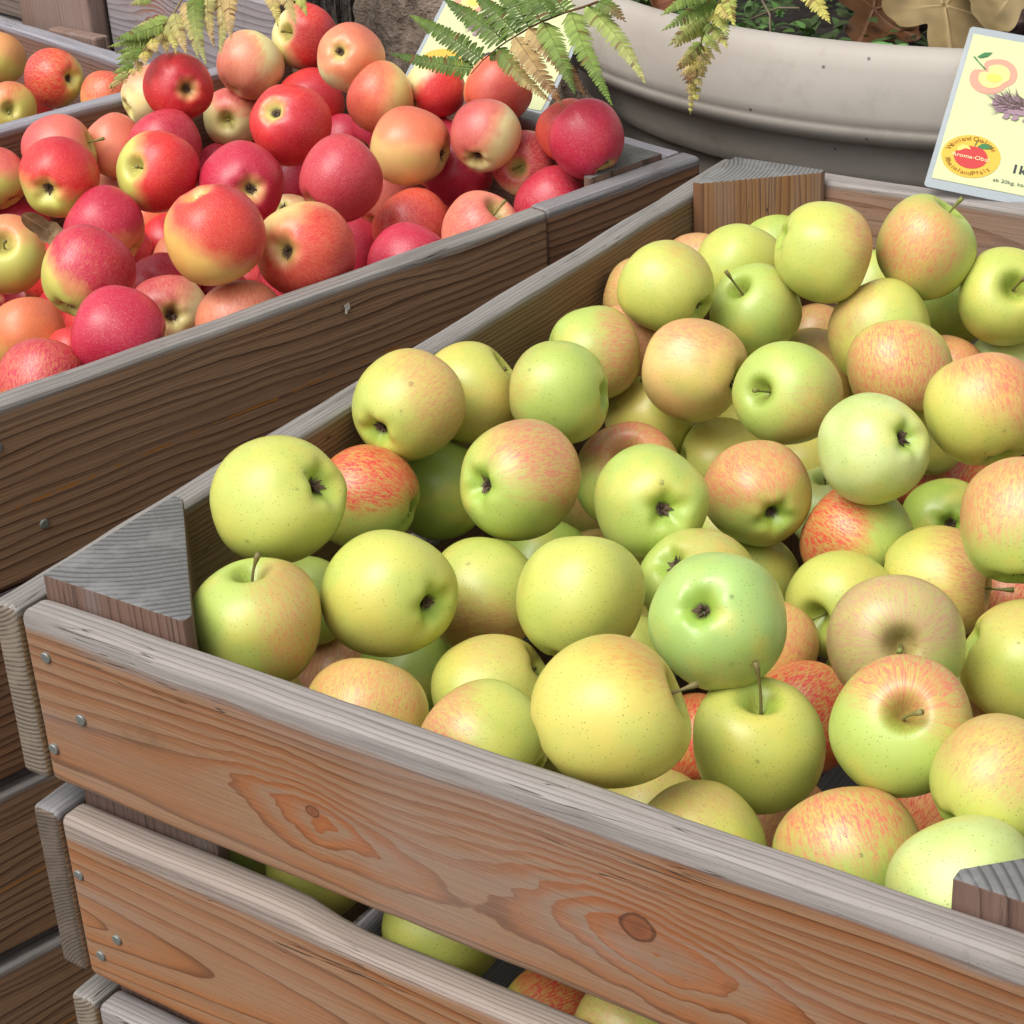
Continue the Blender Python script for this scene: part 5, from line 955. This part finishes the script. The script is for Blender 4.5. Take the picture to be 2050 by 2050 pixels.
frond('yellow-green fern frond hanging over the planter rim, tip pointing down', [(0.0113, 0.8261, 0.17), (0.0115, 0.8215, 0.1595), (0.0044, 0.8263, 0.1491), (-0.0061, 0.8373, 0.1386), (-0.0137, 0.8408, 0.1282), (-0.0211, 0.8479, 0.1177), (-0.0238, 0.8483, 0.1073), (-0.0272, 0.8522, 0.0968), (-0.0251, 0.8462, 0.0864), (-0.0235, 0.8401, 0.0759), (-0.0229, 0.8335, 0.0655), (-0.0243, 0.8317, 0.055)],
 [((0.0097, 0.817, 0.17), (-0.0134, 0.7656, 0.1575), 'g', 'l', 0.008),
  ((0.0032, 0.8266, 0.1595), (-0.0153, 0.7703, 0.1438), 'g', 'l', 0.009),
  ((-0.0086, 0.842, 0.1491), (-0.016, 0.7816, 0.1283), 'l', 'p', 0.01),
  ((-0.0089, 0.8362, 0.1386), (-0.0166, 0.792, 0.1242), 'l', 'y', 0.0095),
  ((-0.0123, 0.8373, 0.1282), (-0.0168, 0.8201, 0.123), 'l', 'p', 0.004),
  ((-0.0138, 0.8347, 0.1177), (-0.0195, 0.7996, 0.1062), 'l', 't', 0.0065),
  ((-0.0197, 0.842, 0.1073), (-0.0263, 0.8132, 0.0984), 'y', 'b', 0.006),
  ((-0.0267, 0.8524, 0.0968), (-0.0317, 0.8275, 0.089), 'y', 't', 0.0055),
  ((-0.0317, 0.8591, 0.0864), (-0.0368, 0.8413, 0.0813), 't', 'b', 0.005),
  ((-0.0218, 0.8399, 0.0864), (-0.0268, 0.8278, 0.0834), 't', 'b', 0.0045),
  ((-0.03, 0.8527, 0.0759), (-0.0343, 0.8418, 0.0732), 'y', 't', 0.0045),
  ((-0.0221, 0.8369, 0.0759), (-0.0254, 0.8291, 0.074), 'y', 't', 0.004),
  ((-0.0303, 0.8492, 0.0655), (-0.0324, 0.8427, 0.0637), 't', 'y', 0.0035),
  ((-0.0229, 0.8335, 0.0655), (-0.0232, 0.8278, 0.0634), 'y', 'y', 0.003),
  ((-0.0155, 0.8182, 0.0655), (-0.0154, 0.8144, 0.064), 'y', 'y', 0.002),
  ((0.0162, 0.8109, 0.1595), (0.0347, 0.8004, 0.1494), 'y', 't', 0.0075),
  ((0.0187, 0.8204, 0.17), (0.0442, 0.7848, 0.148), 'l', 'y', 0.007),
  ((0.0068, 0.819, 0.1491), (0.0298, 0.8005, 0.1346), 'y', 'l', 0.007),
  ((-0.0006, 0.8232, 0.1386), (0.0255, 0.8074, 0.1242), 'l', 'y', 0.0075),
  ((-0.0243, 0.8588, 0.1177), (-0.0026, 0.8479, 0.1066), 'l', 'y', 0.006),
  ((-0.0283, 0.8586, 0.1073), (-0.0113, 0.8524, 0.0995), 'y', 't', 0.006),
  ((-0.0184, 0.8386, 0.1073), (-0.0038, 0.8326, 0.1003), 't', 'y', 0.006),
  ((-0.0254, 0.849, 0.0968), (-0.0134, 0.8427, 0.0906), 'y', 't', 0.0055),
  ((-0.0317, 0.8591, 0.0864), (-0.0222, 0.8543, 0.0815), 't', 'y', 0.0045),
  ((-0.0201, 0.8368, 0.0864), (-0.0122, 0.831, 0.0817), 'y', 't', 0.004),
  ((-0.025, 0.8433, 0.0759), (-0.0187, 0.8395, 0.0725), 'y', 'y', 0.0035),
  ((-0.0157, 0.8246, 0.0759), (-0.0103, 0.8203, 0.0726), 'y', 'y', 0.003)], rcol=(.36, .30, .09))
frond('yellow fern tip hanging at the top of the planter', [(0.0701, 0.8612, 0.17), (0.0695, 0.8713, 0.16)],
 [((0.0615, 0.8809, 0.16), (0.0946, 0.8565, 0.1398), 'y', 'y', 0.009)], rcol=(.36, .30, .09))


# ------------------------------------------------ leaves and small plants in the planter
def leaf_mesh(outline, curl, fold, veins=True, seed=0, col=(.4, .3, .15), n=26):
    # outline: list of (angle, radius) lobes -> polar grid
    vs = [(0, 0, 0)]; fs = []; cols = [tuple(.7*q for q in col)]
    NA = 90; ang = [o_[0] for o_ in outline]
    def rad(a):
        for (a0, r0), (a1, r1) in zip(outline, outline[1:]+[(outline[0][0]+360, outline[0][1])]):
            if a0 <= a < a1: t = (a-a0)/(a1-a0); t = t*t*(3-2*t); return r0+(r1-r0)*t
        return outline[0][1]
    va = [o_[0] for o_ in outline if o_[1] > .955] + ([130, 228] if len(outline) > 10 else [])
    for j in range(1, n+1):
        for i in range(NA):
            a = 360*i/NA; r = rad(a)*j/n; x, y = r*math.cos(math.radians(a)), r*math.sin(math.radians(a))
            dv = min([min(abs(a-q), 360-abs(a-q)) for q in va]) if va else 99
            dist = r*math.sin(math.radians(min(dv, 90)))
            z = curl*(x*x+y*y)+fold*math.sin(x*2.6+seed)*.45+fold*.3*math.sin(y*4+seed*2)+.06*mn.noise(Vector((x*2.2, y*2.2, seed)))*r*2+.02*math.exp(-(dist/.02)**2)
            vs.append((x, y, z)); v_ = .8*math.exp(-(dist/.011)**2)
            k = .8+.35*mn.noise(Vector((x*5, y*5, seed+4)))
            cols.append(tuple(q*k*(1-v_)+v_*min(1, q*1.5+.05) for q in col))
    for i in range(NA): fs.append((0, 1+i, 1+(i+1) % NA))
    for j in range(n-1):
        for i in range(NA): fs.append((1+j*NA+i, 1+(j+1)*NA+i, 1+(j+1)*NA+(i+1) % NA, 1+j*NA+(i+1) % NA))
    return pymesh('leaf', vs, fs, cols)
plane_out = [(0, 1.1), (9, .93), (18, .90), (30, .72), (44, .86), (62, 1.0), (74, .84), (95, .70), (112, .80), (130, .84), (150, .66), (180, .35), (205, .70), (228, .86), (246, .78), (262, .70), (282, .90), (296, .98), (310, .82), (330, .72), (346, .92)]
def put_leaf(name, label, p, size, rot, col, curl=.2, fold=.2, seed=0, out=plane_out, spin=0):
    mw = Matrix.Translation(p) @ Euler([math.radians(q) for q in rot]).to_matrix().to_4x4() @ Matrix.Rotation(math.radians(spin), 4, 'Z') @ Matrix.Scale(size, 4)
    o = link(name, leaf_mesh(out, curl, fold, True, seed, col), fern_m, None, mw); tag(o, label, 'leaf'); return o
put_leaf('dry_leaf', 'large tan dry plane leaf lying in the planter behind the right card', Vector((0.0869, 1.1041, 0.088)), .068, (42, 14, 35), (.36, .26, .12), .25, .3, 1, spin=55)
put_leaf('dry_leaf', 'dry pale leaf at the top right corner in the planter', Vector((0.1519, 1.1196, 0.11)), .062, (45, -10, 30), (.36, .27, .13), .15, .4, 2, spin=100)
put_leaf('dry_leaf', 'dark rust-brown leaf half shaded in the planter', Vector((0.0028, 1.146, 0.075)), .058, (45, 0, 30), (.105, .035, .012), .2, .3, 3, spin=20)
put_leaf('dry_leaf', 'curled rust-red leaf on the planter rim at left', Vector((-0.1907, 1.0525, 0.085)), .022, (50, 20, 80), (.20, .05, .015), .6, .3, 4)
put_leaf('dry_leaf', 'small crumpled tan leaf wedged among the red apples at left', Vector((-0.3774, 0.4054, 0.035)), .020, (60, 35, 20), (.33, .22, .12), .9, .5, 5, [(0, 1.1), (60, .5), (120, .4), (180, 1.), (240, .45), (300, .5)])

def blade_leaf(vs, fs, cols, b, d, n, L, w, col, droop=.3):
    b = Vector(b); d = Vector(d).normalized(); s_ = Vector(n).cross(d).normalized(); n = d.cross(s_); k0 = len(vs); K = 6
    for i in range(K+1):
        t = i/K; ww = w*math.sin(math.pi*min(.98, t*.86+.12))**.8; c0 = b+d*L*t-n*droop*L*t*t
        for q, zz in ((-1, .12), (0, 0), (1, .12)): vs.append(c0+s_*ww*q+n*ww*zz); cols.append(tuple(v*(1.25 if q == 0 else 1) for v in col))
    for i in range(K):
        e = k0+i*3; fs += [(e, e+3, e+4, e+1), (e+1, e+4, e+5, e+2)]
vs = []; fs = []; cols = []; c0 = Vector((0.0724, 1.0359, 0.07))
for a_, L_ in ((200, .024), (20, .018), (60, .014), (120, .012), (330, .010)):
    a_ = math.radians(a_); blade_leaf(vs, fs, cols, c0, (math.cos(a_), math.sin(a_)*.5, .55), (0, -.3, 1), L_, L_*.22, (.11, .30, .09), .5)
tube(vs, fs, [c0-Vector((0, 0, .03)), c0], [.0012, .001], 5, cols, (.12, .2, .06))
tag(link('seedling', pymesh('seedling', vs, fs, cols), fern_m, None, Matrix.Identity(4)), 'small bright green seedling just inside the planter rim', 'plant')
# low dark foliage filling the planter
vs = []; fs = []; cols = []; rnd = random.Random(5)
for i in range(900):
    a_ = rnd.uniform(math.radians(205), math.radians(300)); r_ = rnd.uniform(.18, .485); 
    if a_ > math.radians(277): continue
    c0 = PC+Vector((r_*math.cos(a_), r_*math.sin(a_), .49+rnd.uniform(0, .03)+.03*(.49-r_)*4))
    d_ = Vector((rnd.uniform(-1, 1), rnd.uniform(-1, .6), rnd.uniform(.0, .9))); g_ = rnd.uniform(.5, 1.2)
    blade_leaf(vs, fs, cols, c0, d_, (0, -.2, 1), rnd.uniform(.010, .024), rnd.uniform(.003, .006), (.028*g_, .075*g_, .02*g_), .4)
tag(link('foliage', pymesh('foliage', vs, fs, cols), fern_m, None, Matrix.Identity(4)), 'low dark green foliage growing inside the planter', 'plants', kind='stuff')
vs = []; fs = []; cols = []
for i in range(260):
    a_ = rnd.uniform(math.radians(222), math.radians(262)); r_ = rnd.uniform(.40, .50)
    c0 = PC+Vector((r_*math.cos(a_), r_*math.sin(a_), .50+rnd.uniform(0, .035))); g_ = rnd.uniform(.6, 1.3)
    d_ = Vector((rnd.uniform(-1, 1), rnd.uniform(-1, .4), rnd.uniform(.2, 1)))
    blade_leaf(vs, fs, cols, c0, d_, (0, -.2, 1), rnd.uniform(.008, .018), rnd.uniform(.002, .005), (.06*g_, .15*g_, .035*g_), .4)
tag(link('foliage', pymesh('foliage', vs, fs, cols), fern_m, None, Matrix.Identity(4)), 'brighter green leaves at the left inside the planter', 'plants', kind='stuff')
for j, (A_, B_) in enumerate([((-0.0989, 1.086, 0.07), (-0.0394, 1.0697, 0.09)), ((-0.0866, 1.084, 0.09), (-0.0586, 1.048, 0.062)), ((-0.1218, 1.1148, 0.05), (-0.0737, 1.0648, 0.05))]):
    A_, B_ = Vector(A_), Vector(B_); m_ = (A_+B_)/2+Vector((.004, 0, .006)); vs = []; fs = []; cols = []
    tube(vs, fs, [A_, m_, B_], [.0013, .0012, .0008], 5, cols, (.20, .16, .12))
    tag(link('twig', pymesh('twig', vs, fs, cols), fern_m, None, Matrix.Identity(4)), ('thin grey twig slanting up to the right inside the planter', 'curved grey twig running down to the planter rim', 'short brown twig lying against the planter rim')[j], 'twig')
# knobbly bark chunk in the planter
bl = bmesh.new(); bmesh.ops.create_icosphere(bl, subdivisions=5, radius=1)
for v in bl.verts:
    n_ = v.co.normalized(); f = 1+.2*mn.fractal(n_*2.7, 1, 2, 4)+.10*abs(mn.noise(n_*9)); v.co = Vector((n_.x*.075*f, n_.y*.05*f, n_.z*.07*f))
me = bpy.data.meshes.new('bark_piece'); bl.to_mesh(me); bl.free()
s = NT('purple_bark'); P = s.obj(); n_ = s.noise(s.V('MULTIPLY', P, (60, 60, 150)), 1, 6, .75)
s.done(s.ramp(n_, [(.35, (.025, .014, .012)), (.5, (.11, .065, .058)), (.7, (.24, .16, .15))]), .9, s.bump(n_, 1, .01))
tag(link('bark_piece', me, s.m, None, Matrix.Translation((0.0372, 1.2617, 0.055))), 'rough purplish-brown bark stump between the dry leaves in the planter', 'bark')
# white paper scrap stapled to the red crate's side
sp = Vector((-0.143, 0.4845, -0.0162)); vs = [(0, 0, 0), (.006, .0006, .001), (.007, .0012, -.005), (.0035, .0006, -.006), (.0030, .0002, -.008), (.001, .0008, -.0075), (.0015, .0004, -.003)]
mws = Matrix.Translation(sp+RN*.0012) @ Matrix.Rotation(math.radians(YAW), 4, 'Z')
tag(link('paper_scrap', pymesh('paper_scrap', vs, [(0, 1, 2, 6), (6, 2, 3), (6, 3, 4, 5)]), plain('scrap', (.62, .60, .52), .5), None, mws, smooth=False), 'tiny torn white paper scrap stuck on the red crate side', 'paper')
